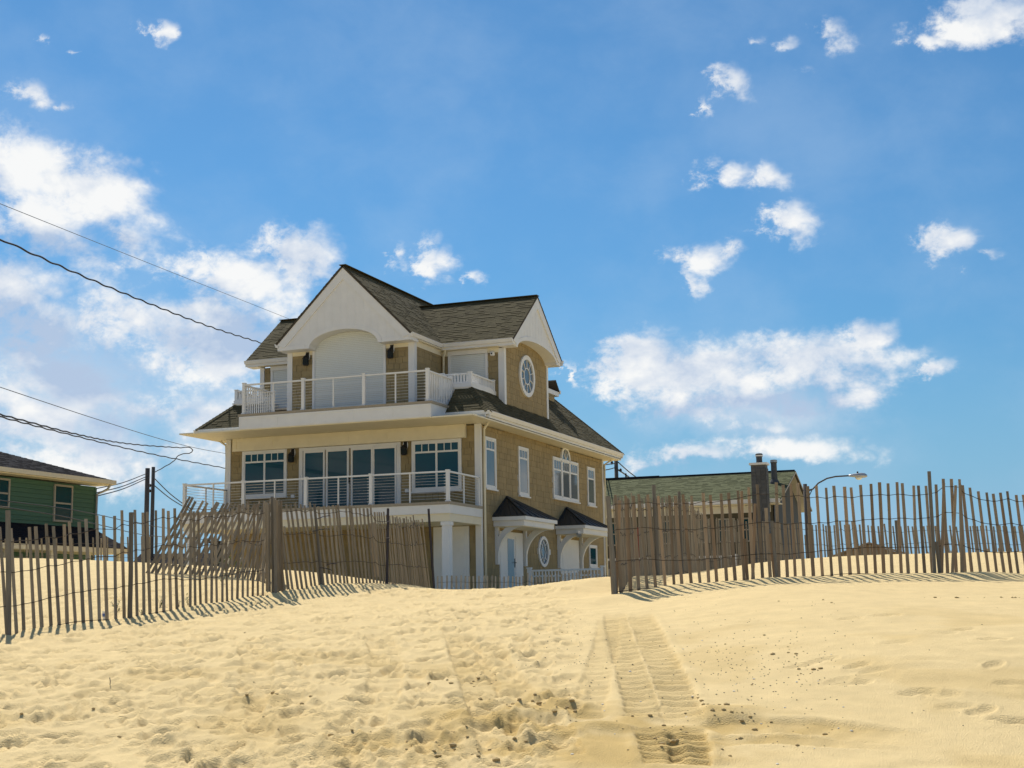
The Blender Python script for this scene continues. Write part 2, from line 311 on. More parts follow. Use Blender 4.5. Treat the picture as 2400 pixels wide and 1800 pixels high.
ctrl += [(-.6, 25, 1.70), (.9, 25, 1.68), (0, 30, 1.72), (2.5, 26, 1.8), (2.5, 31, 1.8), (-2.6, 27.5, 1.8), (-14, 27, 2.6), (-13, 20, 1.9), (13, 20, 2.1), (13, 27, 2.55)]
ctrl += [(u, v, 1.92) for u in (-40, -20, 0, 20, 40) for v in (44, 60)] + [(u, v, z) for u in (-40, 40) for v, z in ((-12, -1.1), (6, .5), (18, 1.7), (30, 2.0))]
ctrl = np.array(ctrl)
def rbf_k(d2): return np.sqrt(d2)
_n = len(ctrl); _K = -rbf_k(((ctrl[:, None, :2]-ctrl[None, :, :2])**2).sum(-1)) + np.eye(_n)*.02
_P = np.c_[np.ones(_n), ctrl[:, :2]]; _A = np.block([[_K, _P], [_P.T, np.zeros((3, 3))]])
_w = np.linalg.solve(_A, np.r_[ctrl[:, 2], 0, 0, 0])
GU = np.linspace(-42, 42, 337); GV = np.linspace(-13, 61, 297)
_g = np.stack(np.meshgrid(GU, GV), -1).reshape(-1, 2)
_Z = np.zeros(len(_g))
for i in range(0, len(_g), 8000):
    q = _g[i:i+8000]; _Z[i:i+8000] = -rbf_k(((q[:, None]-ctrl[None, :, :2])**2).sum(-1)) @ _w[:_n] + _w[_n] + q @ _w[_n+1:]
_Z = _Z.reshape(len(GV), len(GU))
for _ in range(4): _p = np.pad(_Z, 1, mode='edge'); _Z = (_p[:-2, 1:-1]+_p[2:, 1:-1]+_p[1:-1, :-2]+_p[1:-1, 2:]+2*_p[1:-1, 1:-1])/6
def macro(u, v):
    u = np.asarray(u, float); v = np.asarray(v, float)
    iu = np.clip((u-GU[0])/(GU[1]-GU[0]), 0, len(GU)-1.001); iv = np.clip((v-GV[0])/(GV[1]-GV[0]), 0, len(GV)-1.001)
    a = iu.astype(int); b_ = iv.astype(int); fu = iu-a; fv = iv-b_
    z = (_Z[b_, a]*(1-fu)+_Z[b_, a+1]*fu)*(1-fv) + (_Z[b_+1, a]*(1-fu)+_Z[b_+1, a+1]*fu)*fv
    r = np.hypot(u, v); far = np.clip((r-38)/14, 0, 1)*(v > 0) + np.clip((r-22)/18, 0, 1)*(v <= 0)
    flat = np.where(v > 0, 1.9, np.maximum(-1.2+0*v, -3)); return z*(1-np.clip(far, 0, 1)) + flat*np.clip(far, 0, 1)
def gnoise(x, y, seed):
    xi = np.floor(x).astype(np.int64); yi = np.floor(y).astype(np.int64); fx = x-xi; fy = y-yi
    def gr(ix, iy, dx, dy):
        h = (ix*374761393 + iy*668265263 + seed*1442695041) & 0xffffffff
        h = ((h ^ (h >> 13))*1274126177) & 0xffffffff; h = (h ^ (h >> 16)) & 0xffffffff
        a = h*(2*np.pi/4294967296.); return np.cos(a)*dx+np.sin(a)*dy
    sx = fx*fx*fx*(fx*(fx*6-15)+10); sy = fy*fy*fy*(fy*(fy*6-15)+10)
    a = gr(xi, yi, fx, fy); b_ = gr(xi+1, yi, fx-1, fy); c = gr(xi, yi+1, fx, fy-1); d = gr(xi+1, yi+1, fx-1, fy-1)
    return (a+(b_-a)*sx)+((c+(d-c)*sx)-(a+(b_-a)*sx))*sy
def sstep(a, b_, x): t_ = np.clip((x-a)/(b_-a), 0, 1); return t_*t_*(3-2*t_)
# the polar sheet of sand: dense where the beach is seen, coarse out to the horizon
th_f = np.arange(-22.0, 22.001, .05)
th_c = []; a = 22.0; st = .12
while a+st < 180: a += st; th_c.append(a); st = min(st*1.25, 6.)
th_c = np.array(th_c); TH = np.radians(np.r_[-th_c[::-1], th_f, th_c])
rr = [.5, 1.2, 2, 2.8, 3.6, 4.4, 5.2]; r_ = 5.8
while r_ < 30: rr.append(r_); r_ *= 1.004
while r_ < 62: rr.append(r_); r_ *= 1.022
while r_ < 4000: rr.append(r_); r_ *= 1.35
RR = np.array(rr); NR, NTH = len(RR), len(TH)
RG, TG = np.meshgrid(RR, TH, indexing='ij'); U = RG*np.sin(TG); V = RG*np.cos(TG)
Zs = macro(U, V); damp = np.zeros_like(Zs)
near = sstep(4.5, 6, RG)*(1-sstep(30, 42, RG))*(np.abs(TG) < R(40))
PXA = U/np.maximum(V, .1)                       # bearing, for the zones of use
beach = 1-sstep(18.5, 22, V)                    # the open side of the fences
right = sstep(.03, .075, PXA)*beach; calm = np.zeros_like(Zs)
tramp = (1-.85*right)*(.25+.75*(1-sstep(14.5, 17.5, V)))
def fbm(x, y, s0, o=3):
    r = 0; a = 1.
    for k in range(o): r = r+a*gnoise(x*2**k, y*2**k, s0+k); a *= .5
    return r
nz1 = fbm(U/2.6, V/2.6, 5, 2); nz2 = fbm(U/.75+nz1, V/.60, 15, 3); nz3 = fbm(U/.24, V/.20, 35, 2)
wx = fbm(U/.55+3, V/.45, 55, 2); hum = np.abs(gnoise(U/.34+.5*wx, V/.25+.4*wx, 60)); hum2 = np.abs(gnoise(U/.15+wx, V/.12, 65))
Zs += near*(.020*nz1 + tramp*(.013*nz2 + .006*nz3 - .031*(hum-.25) - .012*(hum2-.25)) + .004*right*nz2)
mic = fbm(U/.075, V/.085, 301, 2); Zs += near*(1-sstep(15, 20, RG))*(.0050*mic*(.35+.65*tramp))
# low wind ripples on the smoother right hand sand
Zs += near*right*.004*np.sin((V*.93+U*.25+.25*nz2)*2*np.pi/.32)*sstep(-.1, .3, nz1)
def local(u, v, rad):
    r0 = math.hypot(u, v); th = math.atan2(u, v)
    i0, i1 = np.searchsorted(RR, [r0-rad, r0+rad]); j0, j1 = np.searchsorted(TH, [th-rad/r0, th+rad/r0])
    return slice(max(i0-1, 0), i1+1), slice(max(j0-1, 0), j1+1)
def dent(u, v, rx, ry, ang, depth, rim=.3, dmp=0.):
    sl = local(u, v, max(rx, ry)*2.2); du = U[sl]-u; dv = V[sl]-v; ca, sa = math.cos(ang), math.sin(ang)
    x = (du*ca+dv*sa)/rx; y = (-du*sa+dv*ca)/ry; d = np.sqrt(x*x+y*y)
    Zs[sl] += -depth*np.exp(-d**(6 if depth > 0 else 3)*1.0) + depth*rim*np.exp(-((d-1.22)/.24)**2)
    if dmp: damp[sl] = np.maximum(damp[sl], dmp*np.exp(-d**2))
def ground_px(px, py):                          # where the sight line of a pixel meets the sand
    d = direction(px, py)
    for v in np.arange(6.2, 29, .04):
        p = CAM + d*(v/(d[:2] @ HV)); u, _ = uv_of(p)
        if p[2] <= float(macro(u, v)): return u, v
    return uv_of(p)
for k in range(1500):                           # footprints of many walkers, left and centre
    v = 6.3+13.5*rng.random()**1.1; u = v*(-.37+.41*rng.random()); s_ = .55+.5*rng.random()
    dent(u, v, .15*s_, .065*s_+.02, rng.normal(1.25, .6), .014*s_+.014*rng.random(), .55)
for px, py in ((1930, 1545), (2010, 1563), (2050, 1575), (2150, 1625), (2210, 1628), (2240, 1655), (2300, 1665), (2370, 1685), (2390, 1690), (1965, 1600), (2000, 1602), (1880, 1560), (2260, 1475), (2330, 1500), (2210, 1485), (2100, 1505), (1730, 1460), (1990, 1450), (2080, 1440), (2330, 1560), (2380, 1605)):
    u, v = ground_px(px, py); dent(u, v, .13, .06, rng.normal(.35, .3), .010+.014*rng.random(), .3)
for px, py, rx, hgt in ((1290, 1665, .34, .075), (1240, 1640, .2, .045), (1120, 1690, .42, .06), (1340, 1720, .3, .05), (1420, 1715, .18, .05), (1670, 1680, .22, .055), (1720, 1665, .25, .04), (1130, 1655, .2, .05), (700, 1700, .5, .04), (1000, 1745, .5, .05), (1400, 1770, .5, .05), (1490, 1690, .18, .04), (620, 1640, .35, .03), (820, 1745, .35, .045)):
    u, v = ground_px(px, py); dent(u, v, rx, rx*.6, rng.normal(.3, .5), -hgt*.6, .0, .6 if px > 1050 else .2)
def track(pts, width, depth, tread, pitch_, dmp=0., fade=.25, sharp=1., fend=.06):
    P = np.array([ground_px(*q) for q in pts]); seg = np.linalg.norm(np.diff(P, axis=0), axis=1); S = np.r_[0, np.cumsum(seg)]
    ss = np.arange(0, S[-1], .06); pu = np.interp(ss, S, P[:, 0]); pv = np.interp(ss, S, P[:, 1])
    for _ in range(6): pu[1:-1] = (pu[:-2]+2*pu[1:-1]+pu[2:])/4; pv[1:-1] = (pv[:-2]+2*pv[1:-1]+pv[2:])/4
    best = np.full(U.shape, 9.); sa = np.zeros(U.shape); la = np.zeros(U.shape)
    for i in range(len(ss)-1):
        u0, v0 = pu[i], pv[i]; du, dv = pu[i+1]-u0, pv[i+1]-v0; L = math.hypot(du, dv)+1e-9; du /= L; dv /= L
        sl = local(u0, v0, width*1.5+.08); x = U[sl]-u0; y = V[sl]-v0; al_ = x*du+y*dv; lat = x*dv-y*du; d = np.abs(lat)+8*np.maximum(0, np.abs(al_-L/2)-L/2-.01)
        mk = d < best[sl]; best[sl] = np.where(mk, d, best[sl]); sa[sl] = np.where(mk, ss[i]+al_, sa[sl]); la[sl] = np.where(mk, lat, la[sl])
    ok0 = best < 5; best = np.where(ok0, best*(1+.12*nz3+.10*mic), best)
    ins = 1-sstep(width*.42, width*.56, best); end = sstep(0, fade*S[-1], sa)*(1-sstep(S[-1]*(1-fend), S[-1], sa)); ok = best < 5
    rough = .6+.8*np.clip(.5+fbm(U/.3, V/.3, 91, 2), 0, 1)
    wv = np.sin(2*np.pi*(sa+.10*np.abs(la)+.01*nz2)/pitch_); wv = np.sign(wv)*np.abs(wv)**sharp
    Zs[ok] += (end*(-ins*(depth - tread*wv*rough) + depth*.45*np.exp(-((best-width*.66)/(width*.17))**2)*rough))[ok] - (end*np.clip(ins*1.2, 0, 1)*near*tramp*(.013*nz2-.031*(hum-.25)+.006*nz3-.012*(hum2-.25)))[ok]
    if dmp: damp[ok] = np.maximum(damp[ok], (end*ins*dmp)[ok])
track([(1428, 1436), (1426, 1480), (1416, 1530), (1398, 1590), (1380, 1650), (1368, 1710)], .22, .010, .009, .2, .2)
track([(1440, 1436), (1452, 1490), (1470, 1545), (1488, 1600), (1504, 1650), (1515, 1700)], .23, .018, .016, .2, .35, .12)
track([(1496, 1436), (1516, 1480), (1543, 1535), (1569, 1590), (1594, 1650), (1606, 1705)], .25, .020, .016, .2, .35, .12)
track([(1522, 1700), (1540, 1735), (1550, 1770), (1555, 1799)], .22, .024, .024, .19, .9, .3, .45)
track([(1608, 1700), (1613, 1735), (1616, 1765), (1618, 1799)], .22, .030, .028, .18, .9, .3, .45)
track([(1068, 1470), (1092, 1530), (1118, 1590), (1142, 1660), (1170, 1730), (1200, 1799)], .28, .02, .008, .2, .25)
track([(1128, 1490), (1165, 1560), (1215, 1630), (1290, 1720), (1330, 1799)], .26, .016, .008, .2, .25)
track([(575, 1490), (605, 1550), (598, 1630), (545, 1720), (470, 1799)], .26, .012, .007, .2, .1)
track([(880, 1470), (905, 1540), (900, 1620), (850, 1700), (780, 1799)], .26, .012, .007, .2, .1)
track([(1640, 1712), (1740, 1700), (1850, 1702), (1960, 1712), (2080, 1726), (2230, 1742)], .36, .020, .005, .2, .6, .1, 1., .5)
track([(1660, 1745), (1740, 1732), (1850, 1735), (1960, 1742), (2080, 1750), (2200, 1756)], .2, .010, .004, .2, .4, .1, 1., .5)
track([(1250, 1772), (1130, 1755), (1000, 1745), (880, 1750), (740, 1775)], .26, .016, .012, .2, .3)
damp += near*beach*.35*sstep(.05, .35, fbm(U/1.1, V/1.1, 77, 3))*(1-sstep(11.5, 14, V)); 
for px_, py_, sx_, sy_, k_d in ((1300, 1690, .55, .8, .7), (1590, 1745, .45, .6, .8), (1150, 1700, .5, .7, .5), (1000, 1760, .8, .5, .45), (1750, 1710, .6, .35, .5)):
    u_, v_ = ground_px(px_, py_); damp += k_d*np.exp(-((U-u_)/sx_)**2-((V-v_)/sy_)**2)*sstep(-.35, .35, fbm(U/.35, V/.35, 140, 3))
damp = np.clip(damp, 0, 1)
HEAP = []
for Ls in (L1, L1B, R1F):                       # sand banked along the foot of the fences
    Q = np.array([sp(px, py, v)[:2] for px, v, py, _, _ in Ls])
    for k in range(len(Q)-1):
        n_ = max(2, int(np.linalg.norm(Q[k+1]-Q[k])/.45))
        for i in range(n_):
            p = Q[k]+(Q[k+1]-Q[k])*(i+rng.random())/n_; HEAP.append((p[0], p[1]-.22-.2*rng.random(), .3+.25*rng.random(), .006+.016*rng.random()))
for u, v, rx, hgt in HEAP: dent(u, v, rx, rx*.6, rng.normal(.5, .3), -hgt, 0)
X = CAM[0]+U*HU[0]+V*HV[0]; Y = CAM[1]+U*HU[1]+V*HV[1]
verts = np.stack([X, Y, Zs], -1).reshape(-1, 3)
idx = np.arange(NR*NTH).reshape(NR, NTH)
a_ = idx[:-1, :-1]; q = np.stack([a_, idx[:-1, 1:], idx[1:, 1:], idx[1:, :-1]], -1).reshape(-1, 4)
seam = np.stack([idx[:-1, -1], idx[:-1, 0], idx[1:, 0], idx[1:, -1]], -1); q = np.concatenate([q, seam])
nv = len(verts); verts = np.vstack([verts, [[CAM[0], CAM[1], 0.]]])
me = bpy.data.meshes.new('sand'); fan = [(nv, int(idx[0, (j+1) % NTH]), int(idx[0, j])) for j in range(NTH)]
me.vertices.add(len(verts)); me.vertices.foreach_set('co', verts.ravel())
q = q[:, ::-1]
nl = q.size + 3*len(fan); me.loops.add(nl); me.loops.foreach_set('vertex_index', np.r_[q.ravel(), np.array(fan).ravel()].astype(np.int32))
me.polygons.add(len(q)+len(fan)); me.polygons.foreach_set('loop_start', np.r_[np.arange(len(q))*4, len(q)*4+np.arange(len(fan))*3].astype(np.int32))
me.polygons.foreach_set('use_smooth', np.ones(len(q)+len(fan), bool))
me.update(calc_edges=True); me.validate()
at_ = me.attributes.new('damp', 'FLOAT', 'POINT'); at_.data.foreach_set('value', np.r_[damp.ravel(), 0.].astype(np.float32))
me.materials.append(MATS['sand']); sand = link(bpy.data.objects.new('sand', me)); tag(sand, 'pale yellow beach sand with footprints and tyre tracks', kind='structure')
def ground(u, v):                               # height of the finished sand
    r0 = math.hypot(u, v); th = math.atan2(u, v); i = int(np.clip(np.searchsorted(RR, r0), 1, NR-1)); j = int(np.clip(np.searchsorted(TH, th), 1, NTH-1))
    fi = (r0-RR[i-1])/(RR[i]-RR[i-1]); fj = (th-TH[j-1])/(TH[j]-TH[j-1])
    return float((Zs[i-1, j-1]*(1-fi)+Zs[i, j-1]*fi)*(1-fj)+(Zs[i-1, j]*(1-fi)+Zs[i, j]*fi)*fj)
# ------------------------------------------------------------------ the beach house (drawn in its own axes: x along the front, y into the depth, z from the lower balcony)
W, D = 9.50, 13.30; ZB = -2.85                 # ground
house = thing('beach_house', 'tan shingled three storey beach house with white balconies and grey roofs', 'house', H((4.75, 6.5, ZB)))
BOXM = {}
def unit_box(mt):
    if mt not in BOXM:
        b_ = MB().box(-.5, .5, -.5, .5, -.5, .5); me = bpy.data.meshes.new('piece_'+mt); me.from_pydata(b_.v, [], b_.f); me.materials.append(MATS[mt]); BOXM[mt] = me
    return BOXM[mt]
def piece(name, mt, parent, c, size, rot=None, root=None):          # one small box that shares its mesh with its like
    o = bpy.data.objects.new(name, unit_box(mt)); link(o, parent)
    rt = root or parent
    while rt.parent is not None: rt = rt.parent
    o.location = tuple(np.subtract(c, ORG[rt.name])); o.scale = size
    if rot is not None: o.rotation_euler = rot
    return o
part = lambda name, mt, mb, parent=None, **k: mb.build(name, mt, parent or house, **k)
# cores of the walls
part('wall', 'siding', HB().box(.02, W-.02, .02, D-.02, ZB-.3, 2.66))
part('wall', 'siding', HB().box(.02, W-.004, 2.235, 6.6, 2.5, 5.56))
part('wall', 'siding', HB().box(2.48, 7.19, -.08, 2.3, 2.75, 5.62))
part('wall', 'siding', HB().box(1.3, 8.2, 6.5, 11.2, 3.0, 5.2))
# wall shingles: courses of single panels, cut round the openings
OPEN = {'front': [(.64, 2.38, .6, 2.34), (2.86, 6.68, 0, 2.35), (7.1, 8.85, .55, 2.33), (.28, 9.05, 2.25, 2.8), (7.8, 9.12, -3, -.02), (0, 9.5, -.7, -.02)], 'side': [(.37, 1.33, .62, 2.32), (3.45, 4.44, .59, 2.30), (7.05, 10.0, .73, 2.28), (7.96, 9.1, 2.2, 2.75), (11.14, 12.1, .7, 2.25), (1.56, 3.71, -3, -.6), (7.7, 9.9, -3, -.7)],
        'bay': [(3.45, 6.2, 3.0, 5.75)], 'wing_r': [(7.5, 8.95, 3, 5.7)], 'wing_l': [(.45, 1.2, 4.0, 5.6)], 'gable_side': []}
FACES = [('bay', 2.58, 7.09, 3.25, 5.62, lambda a, z: (a, -.1, z), 'x'), ('bay_side', .02, 2.2, 3.3, 5.6, lambda a, z: (7.21, a, z), 'y'), ('wing_r', 7.22, 9.36, 3.7, 5.55, lambda a, z: (a, 2.215, z), 'x'),
         ('gable_side', 2.37, 6.5, 3.45, 6.12, lambda a, z: (9.516, a, z), 'y'), ('wing_l', .14, 2.45, 3.7, 5.55, lambda a, z: (a, 2.215, z), 'x'), ('front', .16, 9.34, -2.8, 2.66, lambda a, z: (a, 0., z), 'x'), ('side', .16, D-.14, -2.8, 2.66, lambda a, z: (W, a, z), 'y')]
singles = 0; rest = HB(); CH = .205
walls_sh = []
for name, a0_, a1_, z0_, z1_, fn, ax in FACES:
    rows = int((z1_-z0_)/CH+.999)
    for k in range(rows):
        zb = z0_+k*CH; zt = min(zb+CH, z1_); a = a0_
        while a < a1_-.02:
            w_ = random.choice((.2, .26, .33, .4, .46)); b_ = min(a+w_, a1_)
            if a1_-b_ < .08: b_ = a1_
            ca, cz = (a+b_)/2, (zb+zt)/2
            if not any(o[0]-.02 < a+.25*(b_-a) and b_-.25*(b_-a) < o[1]+.02 and o[2]-.02 < zb+.2*CH and zt-.2*CH < o[3]+.02 for o in OPEN.get(name, [])):
                walls_sh.append((name, ca, cz, b_-a-.012, zt-zb-.006, fn, ax, random.uniform(.008, .014)))
            a = b_
def sh_visible(s_): return (s_[0] in ('bay', 'wing_r', 'gable_side', 'bay_side') or (s_[0] == 'front' and s_[2] > .2)) or (s_[0] == 'side' and s_[1] < 5.5 and s_[2] > -.2)
walls_sh.sort(key=lambda s_: (not sh_visible(s_), s_[0] == 'side', s_[1]))
for i, (name, ca, cz, w_, h_, fn, ax, th) in enumerate(walls_sh):
    p = fn(ca, cz); out = -1 if ax == 'x' else 1
    if i < 298:
        if ax == 'x': piece('shingle', 'shingle_wall', house, H((p[0], p[1]-th/2+.006, p[2])), (w_, th+.012, h_))
        else: piece('shingle', 'shingle_wall', house, H((p[0]+th/2-.006, p[1], p[2])), (th+.012, w_, h_))
    else:
        tn = random.uniform(.92, 1.08)
        if ax == 'x': rest.box(p[0]-w_/2, p[0]+w_/2, p[1]-th, p[1]+.01, p[2]-h_/2, p[2]+h_/2, tn)
        else: rest.box(p[0]-.01, p[0]+th, p[1]-w_/2, p[1]+w_/2, p[2]-h_/2, p[2]+h_/2, tn)
mat('shingle_rest', (.272, .214, .114), .8, .14, 7, .3, 45, stretch=(1, 1, .3), attr='tone')
tag(part('wall_shingles', 'shingle_rest', rest), kind='stuff')
# corner boards
for b_ in ((W-.17, W+.035, -.035, .10, ZB-.2, 2.69), (-.035, .15, -.035, .12, ZB-.2, 2.69), (W-.09, W+.035, D-.13, D+.035, ZB-.2, 2.69), (9.33, 9.55, 2.18, 2.36, 3.5, 5.56), (9.42, 9.55, 6.5, 6.66, 3.5, 5.6), (-.04, .13, 2.18, 2.3, 3.6, 5.56), (7.02, 7.245, -.135, .06, 3.2, 5.62), (2.425, 2.62, -.135, .06, 3.2, 5.62)):
    part('corner_board', 'white', HB().box(*b_))
part('frieze_board', 'cream', HB().box(2.625, 3.41, -.128, -.08, 5.42, 5.64)); part('frieze_board', 'cream', HB().box(6.195, 7.015, -.128, -.08, 5.42, 5.64)); part('frieze_board', 'cream', HB().box(7.2, 9.35, 2.17, 2.22, 5.42, 5.585)); part('frieze_board', 'cream', HB().box(7.17, 7.24, .06, 2.17, 5.44, 5.62))
# header box over the second floor windows with its raised frame
hd = part('header', 'cream', HB().box(.28, 9.04, -.14, .0, 2.25, 2.695))
for k in range(6):
    x0 = .34+k*1.45; fr = HB(); fr.box(x0+.001, x0+1.449, -.158, -.139, 2.60, 2.685).box(x0+.001, x0+1.449, -.158, -.139, 2.255, 2.345).box(x0+.001, x0+.1, -.157, -.139, 2.346, 2.599).box(x0+1.35, x0+1.449, -.157, -.139, 2.346, 2.599)
    part('panel_frame', 'cream', fr, hd)
# ---- windows: frame > panes, muntins, sill
def wnd(face, a0_, a1_, z0_, z1_, lights, trans=.3, tw=.085, nm=3, glass='glass', depth=.05, sash=.036, sill=True):
    if face[0] == 'x': P = lambda b_, aa, ab, d0, d1, za, zb: b_.box(aa, ab, face[1]-d1, face[1]-d0, za, zb)
    else: P = lambda b_, aa, ab, d0, d1, za, zb: b_.box(face[1]+d0, face[1]+d1, aa, ab, za, zb)
    f = HB(); d = depth
    P(f, a0_, a0_+tw, -.02, d, z0_, z1_); P(f, a1_-tw, a1_, -.02, d, z0_, z1_); P(f, a0_+tw, a1_-tw, -.02, d, z1_-tw, z1_); P(f, a0_+tw, a1_-tw, -.02, d, z0_, z0_+tw)
    w_ = part('window', 'white', f); n = len(lights)
    P2 = lambda nm_, mt, *q: P(HB(), *q).build(nm_, mt, w_)
    i0, i1 = a0_+tw, a1_-tw; zi0, zi1 = z0_+tw, z1_-tw
    for k, (b0, b1) in enumerate(lights):
        s_ = HB(); dd = d-.018
        P(s_, b0, b0+sash, -.02, dd, zi0, zi1); P(s_, b1-sash, b1, -.02, dd, zi0, zi1); P(s_, b0+sash, b1-sash, -.02, dd, zi0, zi0+sash); P(s_, b0+sash, b1-sash, -.02, dd, zi1-sash, zi1)
        s_.build('sash', 'white', w_)
        zt = zi1-sash-trans if trans else zi1-sash
        P2('pane', glass, b0+sash*.8, b1-sash*.8, -.02, .024, zi0+sash*.8, zi1-sash*.8)
        if trans:
            P2('muntin', 'white', b0+sash, b1-sash, .01, dd+.004, zt-.03, zt+.03)
            for j in range(1, nm): x = b0+sash+(b1-b0-2*sash)*j/nm; P2('muntin', 'white', x-.013, x+.013, .01, dd+.001, zt+.03, zi1-sash)
    if sill: P2('sill', 'white', a0_-.03, a1_+.03, -.02, d+.05, z0_-.05, z0_-.002)
    return w_
F0 = ('x', 0.); S0 = ('y', W)
wnd(F0, .62, 2.38, .63, 2.245, [(.705, 1.5), (1.5, 2.295)], .27)
wnd(F0, 7.08, 8.86, .57, 2.245, [(7.165, 7.97), (7.97, 8.775)], .27)
wnd(S0, .37, 1.33, .62, 2.32, [(.455, 1.245)], .28, glass='side_glass'); wnd(S0, 3.45, 4.44, .59, 2.30, [(3.535, 4.355)], .28, glass='side_glass')
w3 = wnd(S0, 7.05, 10.0, .73, 2.27, [(7.135, 8.0), (8.13, 8.94), (9.05, 9.915)], .34, glass='side_glass'); wnd(S0, 11.14, 12.1, .71, 2.24, [(11.225, 12.015)], .34, glass='side_glass')
f = HB()
for a0_ in (8.0, 8.94): f.box(W-.02, W+.05, a0_, a0_+.13 if a0_ < 8.5 else a0_+.11, .84, 2.16)
f.build('mullion', 'white', w3)
def arc_ring(c, r0, r1, x0, x1, n=14, a0_=0., a1_=math.pi, sy=1., sz=1.):      # a half (or whole) ring lying in the side wall
    b_ = HB()
    for k in range(n):
        t0, t1 = a0_+(a1_-a0_)*k/n, a0_+(a1_-a0_)*(k+1)/n; q = lambda x, r, t_: (x, c[0]+r*math.cos(t_)*sy, c[1]+r*math.sin(t_)*sz)
        b_.hexa([q(x0, r0, t0), q(x1, r0, t0), q(x1, r1, t0), q(x0, r1, t0), q(x0, r0, t1), q(x1, r0, t1), q(x1, r1, t1), q(x0, r1, t1)])
    return b_
aw = part('arched_window', 'white', arc_ring((8.535, 2.25), .42, .53, W-.02, W+.05))
b_ = HB(); n = 16; b_.quad(*[(W+.022, 8.535+.44*math.cos(math.pi*k/n), 2.25+.44*math.sin(math.pi*k/n)) for k in range(n+1)]); b_.build('pane', 'side_glass', aw)
for k in range(1, 4): a = math.pi*k/4; HB().bar((W+.034, 8.535, 2.27), (W+.034, 8.535+.42*math.cos(a), 2.25+.42*math.sin(a)), .02, .025).build('muntin', 'white', aw)
def oval(x, cy_, cz_, ry, rz, star, glass):
    ow = part('oval_window', 'white', arc_ring((cy_, cz_), .80, 1.0, x-.02, x+.06, 36, 0, 2*math.pi, ry, rz), smooth=False)
    b_ = HB(); n = 36; b_.quad(*[(x+.016, cy_+.82*ry*math.cos(2*math.pi*k/n), cz_+.82*rz*math.sin(2*math.pi*k/n)) for k in range(n)]); b_.build('pane', glass, ow)
    if star:
        arc_ring((cy_, cz_), .36, .41, x+.014, x+.04, 28, 0, 2*math.pi, ry, rz).build('muntin', 'white', ow)
        for k in range(10): a = 2*math.pi*(k+.5)/10; HB().bar((x+.027, cy_+.4*ry*math.cos(a), cz_+.4*rz*math.sin(a)), (x+.027, cy_+.81*ry*math.cos(a), cz_+.81*rz*math.sin(a)), .03, .024).build('muntin', 'white', ow)
    else:
        for s_ in (1, -1):
            for q in (1, -1): HB().bar((x+.027, cy_+s_*.44*ry, cz_), (x+.027, cy_, cz_+q*.72*rz), .03, .024).build('muntin', 'white', ow); HB().bar((x+.027, cy_+s_*.8*ry*.7, cz_+q*.8*rz*.7), (x+.027, cy_+s_*.22*ry, cz_+q*.36*rz), .03, .022).build('muntin', 'white', ow)
        for dy, dz in ((ry, 0), (-ry, 0)): HB().box(x, x+.075, cy_+dy-.07, cy_+dy+.07, cz_-.1, cz_+.1).build('keystone', 'white', ow)
    return ow
oval(9.53, 4.38, 4.88, .76, .75, True, 'side_glass'); oval(W, 5.85, -1.28, .55, .55, False, 'side_glass')
# ---- sliding glass doors of the second floor
f = HB().box(2.86, 3.0, -.05, .02, 0, 2.24).box(6.54, 6.68, -.05, .02, 0, 2.24).box(3.0, 6.54, -.05, .02, 2.14, 2.24)
dr_ = part('patio_door', 'white', f)
for k, (x0, x1) in enumerate(((3.02, 3.84), (3.90, 4.76), (4.84, 5.66), (5.64, 6.52))):
    o_ = .028 if k in (1, 2) else .0
    s_ = HB().box(x0, x0+.065, -.03-o_, .02, .02, 2.14).box(x1-.065, x1, -.03-o_, .02, .02, 2.14).box(x0+.065, x1-.065, -.03-o_, .02, .02, .12).box(x0+.065, x1-.065, -.03-o_, .02, 2.06, 2.14)
    s_.build('door_sash', 'white', dr_); HB().box(x0+.062, x1-.062, -.024, .016, .116, 2.064).build('pane', 'glass', dr_)
HB().box(4.775, 4.80, -.10, -.05, .95, 1.2).build('handle', 'black_iron', dr_)
# ---- roller shutters: every slat a piece of its own
def shutter(x0, x1, z0_, z1_, y, arch=False, p_=.062):
    zt_ = z1_ if not arch else z1_-.5; c = (x0+x1)/2
    sh = part('roller_shutter', 'white', HB().box(x0-.09, x1+.09, y-.06, y+.02, z0_-.05, z0_-.002) if arch else HB().box(x0-.09, x1+.09, y-.075, y+.02, z1_, z1_+.16))
    for xa, xb in ((x0-.09, x0), (x1, x1+.09)): HB().box(xa, xb, y-.05, y+.02, z0_, zt_).build('guide_rail', 'white', sh); z = z0_; c = (x0+x1)/2; hw = (x1-x0)/2
    while z < z1_-.01:
        zt = min(z+p_-.006, z1_); h2 = hw
        if arch and z+p_/2 > z1_-.62: q = (z+p_/2-(z1_-.62))/.62; h2 = hw*math.sqrt(max(0, 1-q*q))
        if h2 > .05: piece('slat', 'shutter', sh, H((c, y-.010+.5*.01, (z+zt)/2)), (2*h2, .026, zt-z), (R(7), 0, 0))
        z += p_
    return sh
shutter(3.50, 6.10, 3.24, 6.16, -.10, True); shutter(7.55, 8.85, 3.75, 5.42, 2.215); shutter(.50, 1.10, 4.06, 5.42, 2.215)
part('window_sill', 'white', HB().box(.4, 1.2, 2.12, 2.22, 3.98, 4.05))
